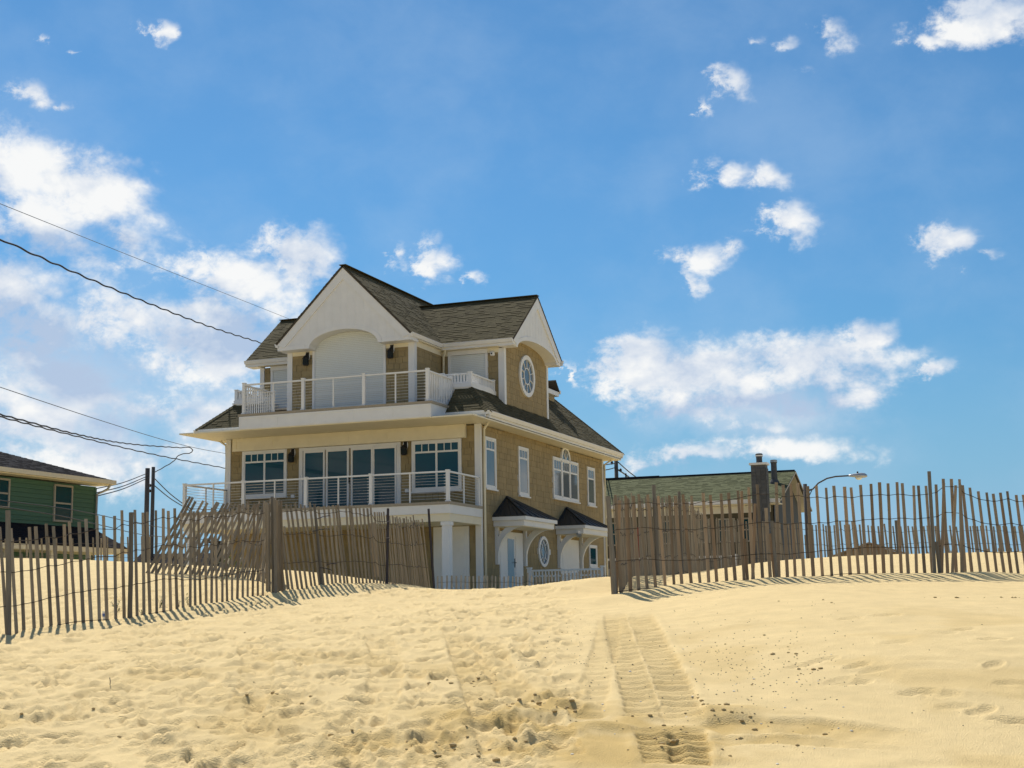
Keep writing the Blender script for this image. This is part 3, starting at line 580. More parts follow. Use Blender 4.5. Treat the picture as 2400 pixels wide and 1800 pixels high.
# ---- roofs: boarded planes carrying courses of single shingle tabs
def courses(b_, o, es, et, smin, smax, T, ch=.135, lift=.011, t0=0.):
    o, es, et = (np.array(q, float) for q in (o, es, et)); n = np.cross(es, et); n /= np.linalg.norm(n)
    if n[2] < 0: n = -n
    k = 0; t_ = t0
    while t_ < T-.01:
        te = min(t_+ch, T); s0, s1 = smin(t_), smax(t_); e0, e1 = smin(te), smax(te)
        s = min(s0, e0)-random.random()*.3; top = max(s1, e1)
        while s < top:
            w_ = random.choice((.16, .22, .3, .36)); sb = s+w_; a0_, a1_ = max(s, s0), min(sb, s1); c0, c1 = max(s, e0), min(sb, e1)
            if a1_-a0_ > .01 or c1-c0 > .01:
                a0_, a1_ = min(a0_, s1), max(a1_, s0); c0, c1 = min(c0, e1), max(c1, e0); a1_ = max(a1_, a0_); c1 = max(c1, c0)
                hi = lift+(random.random() < .45)*.010; tn = random.choice((.80, .93, 1.0, 1.05, 1.1))
                p = [o+es*a0_+et*t_+n*hi, o+es*a1_+et*t_+n*hi, o+es*c1+et*te+n*.008, o+es*c0+et*te+n*.008]; q = [o+es*a0_+et*t_, o+es*a1_+et*t_]
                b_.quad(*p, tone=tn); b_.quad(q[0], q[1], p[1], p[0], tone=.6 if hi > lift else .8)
            s = sb
        t_ = te
    return b_
def roof(name, polys, parent=None, base='roof_base', mt='roof', ch=.135):
    bd = HB()
    for (o, es, et, smin, smax, T) in polys:
        o_, s_, t_ = (np.array(q, float) for q in (o, es, et)); n = np.cross(s_, t_); n /= np.linalg.norm(n); n = n if n[2] > 0 else -n
        st = [i*T/6 for i in range(7)]
        for a, c in zip(st[:-1], st[1:]):
            a2, c2 = a+1e-4, c-1e-4
            top = [o_+s_*smin(a2)+t_*a, o_+s_*smax(a2)+t_*a, o_+s_*smax(c2)+t_*c, o_+s_*smin(c2)+t_*c]; bd.hexa([q-n*.06 for q in top]+top)
    r_ = part(name, base, bd, parent); tb = HB()
    for q in polys: courses(tb, *q, ch=ch)
    tag(tb.build('roof_shingles', mt, r_), kind='stuff'); return r_
def up(dx, dy, dz): v = np.array([dx, dy, dz], float); L = np.linalg.norm(v); return v/L, L
cst = lambda c: (lambda t_: c)
# lower skirt roof: pitch .97, eave at the gutter line
ZG, OS, OF, SL = 2.965, .70, .95, .97; k_ = math.sqrt(1+SL*SL)
ef, _ = up(0, 1, SL); es_, _ = up(-1, 0, SL); eb, _ = up(0, -1, SL); el, _ = up(1, 0, SL)
XL, XR, YF, YB = -OS, W+OS, -OF, D+OS
roof('skirt_roof', [((0, YF, ZG), (1, 0, 0), ef, lambda t_: XL+t_/k_, cst(1.75), 1.02*k_), ((0, YF, ZG), (1, 0, 0), ef, cst(8.66), lambda t_: XR-t_/k_, 1.02*k_),
     ((XR, 0, ZG), (0, 1, 0), es_, lambda t_: YF+t_/k_, cst(2.25), 1.02*k_), ((XR, 0, ZG), (0, 1, 0), es_, cst(2.25), cst(6.66), .72*k_), ((XR, 0, ZG), (0, 1, 0), es_, cst(6.66), lambda t_: YB-t_/k_, 2.55*k_),
     ((XL, 0, ZG), (0, 1, 0), el, lambda t_: YF+t_/k_, lambda t_: YB-t_/k_, 1.0*k_), ((0, YB, ZG), (1, 0, 0), eb, lambda t_: XL+t_/k_, lambda t_: XR-t_/k_, 2.55*k_)])
def hip_cap(a, b_, name='hip_cap'):
    a, b_ = np.array(a, float), np.array(b_, float); L = np.linalg.norm(b_-a); n = int(L/.14); d = (b_-a)/L; sd_ = np.cross(d, (0, 0, 1)); sd_ /= np.linalg.norm(sd_); c = HB()
    for i in range(n):
        p = a+d*(i*.14); q = a+d*(i*.14+.15); z = np.array((0, 0, 1.)); tn = random.uniform(.85, 1.3)
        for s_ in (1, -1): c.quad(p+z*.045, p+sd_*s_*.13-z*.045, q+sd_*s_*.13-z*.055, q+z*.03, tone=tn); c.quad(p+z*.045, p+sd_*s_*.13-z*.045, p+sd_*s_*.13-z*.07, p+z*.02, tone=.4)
    return tag(part(name, 'roof', c), kind='stuff')
hip_cap((XR, YF, ZG), (XR-1.0, YF+1.0, ZG+.97)); hip_cap((XL, YF, ZG), (XL+1.0, YF+1.0, ZG+.97)); hip_cap((XR, YB, ZG), (XR-2.5, YB-2.5, ZG+2.43))
# the main top roof and the front gable across it
XM, ZE, ZR, ZRF, YU, YM = 4.84, 5.80, 7.77, 8.31, 1.855, 4.383
sm_, lm = up(0, YM-YU, ZR-ZE); gm_, lg = up(XM-7.385, 0, ZRF-5.79); gl_, _ = up(XM-2.283, 0, ZRF-5.79); sb_, _ = up(0, YU-YM, ZR-ZE)
vz = lambda t_, L, z0_, z1_: z0_+(z1_-z0_)*t_/L
vr = lambda t_: 7.385-(7.385-XM)*(vz(t_, lm, ZE, ZR)-5.79)/(ZRF-5.79); vl = lambda t_: 2.283+(XM-2.283)*(vz(t_, lm, ZE, ZR)-5.79)/(ZRF-5.79)
def vy(t_):
    z = vz(t_, lg, 5.79, ZRF); return YU+(YM-YU)*(z-ZE)/(ZR-ZE) if z < ZR else 8.2
roof('main_roof', [((0, YU, ZE), (1, 0, 0), sm_, vr, cst(10.02), lm), ((0, YU, ZE), (1, 0, 0), sm_, cst(-.46), vl, lm), ((0, 2*YM-YU, ZE), (1, 0, 0), sb_, cst(-.46), cst(10.02), lm)])
roof('gable_roof', [((7.385, 0, 5.79), (0, 1, 0), gm_, cst(-.69), vy, lg), ((2.283, 0, 5.79), (0, 1, 0), gl_, cst(-.69), vy, lg)])
def ridge(a, b_):
    c = HB(); a, b_ = np.array(a, float), np.array(b_, float); c.bar(a, b_, .26, .022); return part('ridge_cap', 'roof', c)
ridge((5.3, YM, ZR+.01), (10.03, YM, ZR+.01)); ridge((-.47, YM, ZR+.01), (4.3, YM, ZR+.01)); ridge((XM, -.7, ZRF+.01), (XM, 8.2, ZRF+.01))
# small rear wing seen past the side gable
rw, lw = up(0, -1, .9)
part('rear_eave', 'white', HB().box(1.0, 8.62, 9.3, 10.55, 5.02, 5.20)); part('gutter', 'white', HB().box(1.0, 8.66, 10.55, 10.68, 5.14, 5.27))
roof('rear_roof', [((0, 10.6, 5.22), (1, 0, 0), rw, cst(1.0), cst(8.64), .62)])
# ---- gables with arched openings
def gable(name, M, c, half, ztip, zr, zbot, arch_half, arch_rise, d0, d1, n=48, battens=True):
    # M(a, d, z): a along the face, d outwards
    zt = lambda a: zr-(zr-ztip)*abs(a-c)/half-.03
    zb = lambda a: zbot+(arch_rise*math.sqrt(max(0, 1-((a-c)/arch_half)**2)) if abs(a-c) < arch_half else 0.)
    xs = sorted(set([c-half+2*half*i/n for i in range(n+1)]+[c-arch_half, c+arch_half, c-arch_half*.985, c+arch_half*.985, c])); g_ = HB()
    for a, b_ in zip(xs[:-1], xs[1:]):
        g_.hexa([M(a, d0, zb(a)), M(b_, d0, zb(b_)), M(b_, d1, zb(b_)), M(a, d1, zb(a)), M(a, d0, max(zt(a), zb(a)+.02)), M(b_, d0, max(zt(b_), zb(b_)+.02)), M(b_, d1, max(zt(b_), zb(b_)+.02)), M(a, d1, max(zt(a), zb(a)+.02))])
    o_ = part(name, 'white', g_)
    for s_ in (1, -1):                         # barge boards
        bb = HB(); e = half+.02; w_ = .30
        p = [(c, zr-.02), (c+s_*e, ztip-.03), (c+s_*e, ztip-.27), (c+s_*(e-.22), ztip-.27), (c+s_*(e-.30), ztip-.13), (c, zr-w_*1.45)]
        for (q0, q1) in (((0, 5), (1, 4)),):
            a, b1, c1_, d_ = p[0], p[5], p[4], p[1]
            bb.hexa([M(a[0], d1, a[1]), M(b1[0], d1, b1[1]), M(c1_[0], d1, c1_[1]), M(d_[0], d1, d_[1]), M(a[0], d1+.045, a[1]), M(b1[0], d1+.045, b1[1]), M(c1_[0], d1+.045, c1_[1]), M(d_[0], d1+.045, d_[1])])
        bb.build('barge_board', 'white', o_)
    tr = HB(); m_ = 30; w_ = .15               # moulding following the arch
    for i in range(m_):
        t0, t1 = math.pi*i/m_, math.pi*(i+1)/m_
        q = lambda t_, e: (c+(arch_half+e)*math.cos(t_), zbot+(arch_rise+e)*math.sin(t_))
        A, B_, C_, D_ = q(t0, 0), q(t0, w_), q(t1, w_), q(t1, 0); tr.hexa([M(*A[:1], d1, A[1]), M(B_[0], d1, B_[1]), M(C_[0], d1, C_[1]), M(D_[0], d1, D_[1]), M(A[0], d1+.02, A[1]), M(B_[0], d1+.02, B_[1]), M(C_[0], d1+.02, C_[1]), M(D_[0], d1+.02, D_[1])])
    for s_ in (1, -1):
        a, b_ = sorted((c+s_*(arch_half+.152), c+s_*(half-.05))); tr.hexa([M(a, d1, zbot), M(b_, d1, zbot), M(b_, d1+.02, zbot), M(a, d1+.02, zbot), M(a, d1, zbot+.15), M(b_, d1, zbot+.15), M(b_, d1+.02, zbot+.15), M(a, d1+.02, zbot+.15)])
    tr.build('moulding', 'white', o_)
    if battens:
        a = c-half+.35
        while a < c+half-.3:
            z0_ = zbot+.15+(max(0, (arch_rise+.0)*math.sqrt(max(0, 1-((a-c)/(arch_half+.15))**2))) if abs(a-c) < arch_half+.15 else 0); z1_ = zt(a)-.40
            if z1_-z0_ > .1:
                q = HB(); q.hexa([M(a-.022, d1, z0_), M(a+.022, d1, z0_), M(a+.022, d1+.005, z0_), M(a-.022, d1+.005, z0_), M(a-.022, d1, z1_), M(a+.022, d1, z1_), M(a+.022, d1+.005, z1_), M(a-.022, d1+.005, z1_)]); q.build('batten', 'white', o_)
            a += .29
    return o_
gable('front_gable', lambda a, d, z: (a, -.1-d, z), XM, 2.52, 5.77, 8.27, 5.55, 1.30, .56, -.05, .52)
gable('side_gable', lambda a, d, z: (9.516+d, a, z), YM, 2.50, 5.78, 7.73, 5.57, 2.02, .45, -.05, .45)
gable('side_gable', lambda a, d, z: (.0-d, a, z), YM, 2.50, 5.78, 7.73, 5.57, 2.02, .45, -.05, .40, battens=False)
part('soffit', 'cream', HB().box(7.24, 10.0, 1.9, 2.2, 5.585, 5.62)); part('soffit', 'cream', HB().box(-.42, 2.45, 1.9, 2.2, 5.585, 5.62)); part('soffit', 'cream', HB().box(7.2, 7.36, -.12, 1.92, 5.625, 5.66))
def gutter_run(a, b_, out, w_=.13, h_=.125, fascia=.2):
    a, b_, out = (np.array(q, float) for q in (a, b_, out)); z = np.array((0, 0, 1.)); g_ = HB()
    prof = [(0, -h_), (w_*.55, -h_), (w_*.8, -h_*.5), (w_, -.02), (w_, 0), (0, 0)]; n = len(prof); base = len(g_.v)
    for p in (a, b_):
        for (q, r_) in prof: g_.v.append(tuple(p+out*q+z*r_))
    for j in range(n): g_.f.append((j, (j+1) % n, n+(j+1) % n, n+j)); g_.tone.append(1.)
    g_.f += [tuple(range(n))[::-1], tuple(range(n, 2*n))]; g_.tone += [1., 1.]
    o_ = part('gutter', 'white', g_)
    if fascia: fb = HB(); q = [a-z*fascia-out*.03, b_-z*fascia-out*.03, b_-z*fascia-out*.002, a-z*fascia-out*.002]; fb.hexa(q+[p+z*(fascia-.01) for p in q]); part('fascia_board', 'white', fb)
    return o_
gz = 2.975
gutter_run((XL-.06, YF+.1, gz), (1.72, YF+.1, gz), (0, -1, 0)); gutter_run((8.7, YF+.1, gz), (XR+.02, YF+.1, gz), (0, -1, 0)); gutter_run((XR-.1, YF+.0, gz), (XR-.1, YB, gz), (1, 0, 0)); gutter_run((XL+.1, YF, gz), (XL+.1, YB, gz), (-1, 0, 0)); gutter_run((XL, YB-.1, gz), (XR, YB-.1, gz), (0, 1, 0))
gutter_run((7.36, YU+.02, 5.80), (10.0, YU+.02, 5.80), (0, -1, 0), .11, .12, .21); gutter_run((-.48, YU+.02, 5.80), (2.4, YU+.02, 5.80), (0, -1, 0), .11, .12, .21); gutter_run((7.33, -.66, 5.79), (7.33, YU-.08, 5.79), (1, 0, 0), .11, .12, .14); gutter_run((2.33, -.66, 5.79), (2.33, 1.8, 5.79), (-1, 0, 0), .11, .12, .14); gutter_run((-.46, 2*YM-YU-.02, 5.8), (10.06, 2*YM-YU-.02, 5.8), (0, 1, 0), .11, .12, .2)
part('soffit', 'cream', HB().box(XL+.08, XR-.08, -2.02, D+.6, 2.695, 2.74))
for pts in ([(W+.45, -.3, 2.83), (W+.42, -.15, 2.75), (W+.09, .16, 2.52), (W+.09, .16, 1.2), (W+.09, .16, ZB-.1)], [(-.5, .2, 2.83), (-.48, .2, 2.72), (-.10, .08, 2.5), (-.1, .08, 1.2), (-.1, .08, ZB)], [(W+.5, D+.1, 2.84), (W+.45, D+.1, 2.72), (W+.08, D+.0, 2.5), (W+.08, D+.0, ZB)], [(7.47, YU+.02, 5.70), (7.45, YU+.1, 5.58), (7.32, 2.1, 5.40), (7.32, 2.1, 4.2)]):
    part('downspout', 'cream', HB().tube(pts, .042, 8), smooth=True)
# ---- upper balcony
part('balcony_floor', 'decking', HB().box(1.70, 8.74, -2.09, 2.2, 3.16, 3.235)); fs = part('balcony_fascia', 'white', HB().box(1.73, 8.70, -2.065, -.3, 2.72, 3.155))
for k in range(5): x0 = 1.73+k*1.394; HB().box(x0+.004, x0+.07, -2.076, -2.064, 2.802, 3.078).build('panel_frame', 'white', fs)
HB().box(1.735, 8.695, -2.079, -2.064, 2.74, 2.80).build('panel_frame', 'white', fs); HB().box(1.735, 8.695, -2.079, -2.064, 3.08, 3.14).build('panel_frame', 'white', fs)
ZD = 3.235
def post(x, y, z, h_, w_=.10):
    b_ = HB().box(x-w_/2, x+w_/2, y-w_/2, y+w_/2, z, z+h_); p = part('railing_post', 'white', b_)
    HB().box(x-w_*.62, x+w_*.62, y-w_*.62, y+w_*.62, z+h_, z+h_+.03).build('post_cap', 'white', p); HB().box(x-w_*.7, x+w_*.7, y-w_*.7, y+w_*.7, z, z+.04).build('post_base', 'white', p)
def cables(p0, p1, z, h_, n=9):
    for k in range(n): zz = z+.10+(h_-.2)*k/(n-1); part('railing_cable', 'steel_cable', HB().tube([(p0[0], p0[1], zz), (p1[0], p1[1], zz)], .0055, 5))
def ends(x, y, z, h_, dirs, n=9):
    for k in range(n):
        zz = z+.10+(h_-.2)*k/(n-1)
        for dx in dirs: part('cable_fitting', 'white', HB().tube([(x+dx*.05, y, zz), (x+dx*.13, y, zz)], .011, 6))
for x in (1.86, 4.09, 6.31, 8.55): post(x, -1.97, ZD, 1.03)
for x in (2.97, 5.20, 7.43): part('baluster', 'white', HB().box(x-.02, x+.02, -1.99, -1.95, ZD, ZD+.97))
part('top_rail', 'white', HB().box(1.86, 8.55, -2.01, -1.93, ZD+.96, ZD+1.01)); cables((1.86, -1.97), (8.55, -1.97), ZD, .98); ends(8.55, -1.97, ZD, .98, (-1,)); ends(1.86, -1.97, ZD, .98, (1,))
def picket_run(a, b_, z, h_, n, tw=.09, bw=.035, b0=.07):
    a, b_ = np.array(a, float), np.array(b_, float); A = lambda q, zz: (q[0], q[1], zz)
    part('top_rail', 'white', HB().bar(A(a, z+h_-.025), A(b_, z+h_-.025), tw, .05)); part('bottom_rail', 'white', HB().bar(A(a, z+b0), A(b_, z+b0), .05, .05))
    for k in range(n):
        q = a+(b_-a)*(k+.5)/n; part('baluster', 'white', HB().box(q[0]-bw/2, q[0]+bw/2, q[1]-bw/2, q[1]+bw/2, z+b0+.02, z+h_-.05))
picket_run((8.55, -1.92), (8.55, -.15), ZD, 1.0, 13); picket_run((1.86, -1.92), (1.86, -.15), ZD, 1.0, 13)
post(8.55, -.1, ZD, 1.03, .10); post(1.86, -.1, ZD, 1.03)
# side parapets standing on the skirt roof
for sgn, x in ((1, 9.16), (-1, .30)):
    x1 = 8.17 if sgn > 0 else 1.30; lo, hi = min(x, x1), max(x, x1)
    part('parapet_curb', 'white', HB().box(lo-.06, hi+.06, -.02, .14, 3.70, 4.06)); part('parapet_curb', 'white', HB().box(x-.07, x+.07, .14, 2.2, 3.70, 4.06)); part('parapet_cap', 'white', HB().box(lo-.10, hi+.10, -.06, .18, 4.06-.14, 4.06-.10))
    for q in ((x, .07), (x1, .07), (x, 2.1)): post(q[0], q[1], 4.0, .42, .11)
    picket_run((lo+.06, .07), (hi-.06, .07), 4.05, .36, 8, .08, .04, .05); picket_run((x, .12), (x, 2.1), 4.05, .36, 14, .08, .04, .05)
part('parapet_floor', 'decking', HB().box(.4, 9.1, .1, 2.2, 3.62, 3.7))
# ---- lower balcony
part('balcony_floor', 'decking', HB().box(-.06, W+.1, -2.68, -.04, -.085, -.002)); part('balcony_fascia', 'white', HB().box(-.03, W+.07, -2.65, -.04, -.36, -.088)); part('balcony_soffit', 'cream', HB().box(.0, W+.04, -2.60, -.04, -.60, -.362))
for x in (-.0, 2.24, 4.54, 6.85, 9.47): post(x, -2.55, 0, .95)
for x in (1.1, 3.4, 5.7, 8.19): part('baluster', 'white', HB().box(x-.02, x+.02, -2.57, -2.53, 0, .92))
part('top_rail', 'white', HB().box(0, 9.47, -2.59, -2.51, .90, .95)); cables((0, -2.55), (9.47, -2.55), 0, .92)
for x in (0, 9.47): part('top_rail', 'white', HB().box(x-.04, x+.04, -2.51, -.04, .90, .95)); cables((x, -2.55), (x, -.04), 0, .92); part('baluster', 'white', HB().box(x-.02, x+.02, -1.32, -1.28, 0, .90)); post(x, -.1, 0, .93, .08)
ends(0, -2.55, 0, .92, (1,)); ends(6.85, -2.55, 0, .92, (-1, 1)); ends(9.47, -2.55, 0, .92, (-1,))
for x in (.25, 9.38):
    c = part('column', 'white', HB().box(x-.12, x+.12, -2.56, -2.32, ZB-.3, -.60)); HB().box(x-.15, x+.15, -2.59, -2.29, -.72, -.605).build('capital', 'white', c); HB().box(x-.15, x+.15, -2.59, -2.29, ZB-.3, ZB+.25).build('plinth', 'white', c)
# ground floor front: panelled garage doors
for x0, x1 in ((7.95, 9.0),):
    g_ = part('garage_door', 'white', HB().box(x0-.1, x1+.1, -.05, .0, ZB, -.62))
    for r_ in range(5):
        for c in range(2): w_ = (x1-x0)/2; HB().box(x0+c*w_+.04, x0+(c+1)*w_-.04, -.066, -.049, ZB+.08+r_*.42, ZB+.08+r_*.42+.34).build('door_panel', 'white', g_)
# ---- canopies over the side doors
def bracket(y):
    b_ = HB(); n = 12; z1, z0_ = -.62, -1.62; x0, x1 = W+.02, W+1.0
    for k in range(n):
        t0, t1 = k/n, (k+1)/n; f_ = lambda t_, e: (x0+(x1-x0)*(1-math.cos(t_*math.pi/2))+e*math.cos(t_*math.pi/2), z0_+(z1-z0_)*math.sin(t_*math.pi/2)*1.0-e*0)
        q = lambda t_: ((x0+.10+(x1-x0-.1)*(1-math.cos(t_*math.pi/2)), z0_+.05+(z1-z0_-.05)*math.sin(t_*math.pi/2)), (x0+.10+(x1-x0-.1)*(1-math.cos(t_*math.pi/2))-.15*math.cos(t_*math.pi/2)-.02, z0_+.05+(z1-z0_-.05)*math.sin(t_*math.pi/2)+.15*math.sin(t_*math.pi/2)+.03))
        A, B_ = q(t0); C_, D_ = q(t1); b_.hexa([(A[0], y-.06, A[1]), (B_[0], y-.06, B_[1]), (D_[0], y-.06, D_[1]), (C_[0], y-.06, C_[1]), (A[0], y+.06, A[1]), (B_[0], y+.06, B_[1]), (D_[0], y+.06, D_[1]), (C_[0], y+.06, C_[1])])
    b_.box(W, W+.12, y-.07, y+.07, -1.84, -.60)
    return b_
for y0, y1 in ((.98, 4.15), (7.2, 10.35)):
    p_ = 1.18; zc = -.29; A, B_, C_, D_ = (W+p_, y0, zc), (W+p_, y1, zc), (W, y0, zc), (W, y1, zc); ap = (W+.01, (y0+y1)/2-.25, .45)
    rf = HB().quad(C_, A, ap).quad(A, B_, ap).quad(B_, D_, ap).quad(C_, D_, B_, A); cn = part('canopy', 'dark_metal', rf)
    for s_ in range(1, 5):                      # standing seams
        for (P0, P1) in ((C_, A), (A, B_)):
            q = np.array(P0)+(np.array(P1)-np.array(P0))*s_/5; tgt = np.array(ap); dd = (tgt-q); tt = .5 if s_ in (1, 4) else .8; HB().bar(q+(0, 0, .012), q+dd*tt+np.array((0, 0, .012)), .025, .03).build('seam', 'dark_metal', cn)
    for q in (A, B_, C_): HB().bar(np.array(q)+(0, 0, .02), np.array(ap)+(0, 0, .02), .07, .05).build('hip_cap', 'dark_metal', cn)
    HB().box(W, W+p_-.01, y0+.01, y1-.01, zc-.125, zc-.004).build('fascia', 'white', cn); HB().box(W, W+p_-.1, y0+.1, y1-.1, zc-.31, zc-.126).build('frieze', 'white', cn)
    HB().box(W, W+p_-.14, y0+.14, y1-.14, zc-.33, zc-.311).build('soffit', 'cream', cn)
    for y in (y0+.28, y1-.28): bracket(y).build('bracket', 'white', cn)
d1 = part('side_door', 'white', HB().box(W-.02, W+.045, 1.56, 2.16, ZB, -.72).box(W-.02, W+.045, 3.0, 3.71, ZB, -.72).box(W-.02, W+.045, 2.16, 3.0, -.86, -.72))
HB().box(W, W+.03, 2.16, 3.0, ZB, -.86).build('door_leaf', 'white', d1); HB().box(W+.02, W+.036, 2.28, 2.88, ZB+.25, -.95).build('pane', 'side_glass', d1)
HB().tube([(W+.03, 2.92, -1.74), (W+.09, 2.92, -1.74), (W+.09, 2.80, -1.74)], .014, 6).build('handle', 'black_iron', d1); HB().box(W+.03, W+.04, 2.9, 2.95, -1.9, -1.6).build('handle_plate', 'black_iron', d1)
d2 = part('side_door', 'white', HB().box(W-.02, W+.04, 7.72, 9.86, ZB, -.74)); HB().box(W+.04, W+.052, 7.9, 9.7, ZB+.1, -.85).build('door_leaf', 'white', d2)
wnd(S0, 11.15, 12.15, -1.72, -.85, [(11.235, 12.065)], 0, glass='glass')
# ---- fittings
def lantern(x, y, z):
    b_ = HB().box(x-.06, x+.06, y-.035, y+.01, z+.02, z+.24); ln = part('wall_lantern', 'black_iron', b_)
    HB().lathe((x, y-.15, z-.24), [(.07, 0), (.10, .02), (.10, .22), (.125, .24), (.08, .30), (.03, .35)], 10).build('lamp_housing', 'black_iron', ln); HB().lathe((x, y-.15, z-.225), [(.104, .03), (.104, .19)], 10).build('lamp_glass', 'interior', ln)
    HB().tube([(x, y-.02, z+.15), (x, y-.11, z+.20), (x, y-.15, z+.10)], .016, 6).build('arm', 'black_iron', ln); bp = HB(); bp.quad(*[(x+.10*math.cos(2*math.pi*k/20), y-.024, z+.10+.17*math.sin(2*math.pi*k/20)) for k in range(20)]); bp.build('back_plate', 'white', ln)
for q in ((2.62, -.02, 2.0), (6.86, -.02, 2.02), (3.22, -.12, 5.28), (6.42, -.12, 5.28)): lantern(*q)
sc_ = part('security_camera', 'white', HB().lathe((9.13, 2.15, 5.30), [(.06, 0), (.085, .03), (.085, .12), (.05, .15)], 12)); HB().lathe((9.13, 2.08, 5.345), [(.012, 0), (.03, .01), (.03, .04), (.012, .05)], 10).build('lens', 'black_iron', sc_)
fl = part('flood_light', 'white', HB().box(W+.86, W+.94, 7.12, 7.30, -.62, -.5))
for dy in (-.08, .08): HB().tube([(W+.9, 7.2+dy, -.60), (W+.98, 7.1+dy*1.6, -.70)], .035, 8, .065).build('lamp_head', 'zinc', fl)
for x in (2.62, 6.9): part('outlet_box', 'white', HB().box(x-.07, x+.07, -.05, .0, .56, .67), bevel=.01)
bx_ = part('vent_unit', 'white', HB().box(.45, .72, 1.95, 2.2, 3.72, 4.18))
for k in range(6): HB().box(.47, .70, 1.935, 1.95, 3.76+k*.065, 3.79+k*.065).build('louver', 'white', bx_)
# white railing of the ramp at the side door
pr = thing('ramp_railing', 'low white picket railing beside the side door of the tan house', 'railing', H((11.6, 2.0, ZB)))
for x in (10.4, 12.95): HB().box(x-.06, x+.06, 1.94, 2.06, ZB-.1, -1.98).build('post', 'white', pr); HB().box(x-.08, x+.08, 1.92, 2.08, -1.98, -1.94).build('post_cap', 'white', pr)
HB().box(10.46, 12.89, 1.96, 2.04, -2.08, -2.02).build('rail', 'white', pr); HB().box(10.46, 12.89, 1.97, 2.03, -2.26, -2.21).build('rail', 'white', pr); HB().box(10.46, 12.89, 1.97, 2.03, ZB+.08, ZB+.13).build('rail', 'white', pr)
for k in range(22): x = 10.52+k*.112; HB().box(x-.018, x+.018, 1.982, 2.018, ZB+.13, -2.08).build('picket', 'white', pr)
# ------------------------------------------------------------------ sand fences: every slat, post and wire
SLATM = {}
def slat_mesh(mt, k):
    if (mt, k) not in SLATM:
        rs = random.Random(k*31+5); w0, w1, th = .019, .0185*rs.uniform(.85, 1), .005; bow = rs.uniform(-.012, .012)
        b_ = MB(); zs = (0, .5, 1)
        rings = [[(-w, -th, z), (w, -th, z), (w, th, z), (-w, th, z)] for w, z in ((w0, 0), ((w0+w1)/2, .5), (w1, 1))]; rings[1] = [(x, y+bow*.4, z) for x, y, z in rings[1]]
        for r_ in rings: b_.v += r_
        for i in range(2):
            for j in range(4): b_.f.append((i*4+j, i*4+(j+1) % 4, i*4+4+(j+1) % 4, i*4+4+j))
        b_.f += [(3, 2, 1, 0), (8, 9, 10, 11)]; me = bpy.data.meshes.new('slat'); me.from_pydata(b_.v, [], b_.f); me.materials.append(MATS[mt]); SLATM[(mt, k)] = me
    return SLATM[(mt, k)]
def put_slat(parent, mt, base, top, face, name='slat'):
    base, top = np.array(base, float), np.array(top, float); z = top-base; L = np.linalg.norm(z); z /= L
    x = np.array((face[0], face[1], 0.)); x = x-z*(x @ z); x /= np.linalg.norm(x); y = np.cross(z, x)
    o = bpy.data.objects.new(name, slat_mesh(mt, random.randrange(6))); link(o, parent); b_ = base-ORG[parent.name]
    sx = random.uniform(.88, 1.12)
    m_ = Matrix(((x[0]*sx, y[0], z[0]*L, b_[0]), (x[1]*sx, y[1], z[1]*L, b_[1]), (x[2]*sx, y[2], z[2]*L, b_[2]), (0, 0, 0, 1))); o.matrix_local = m_
    return o
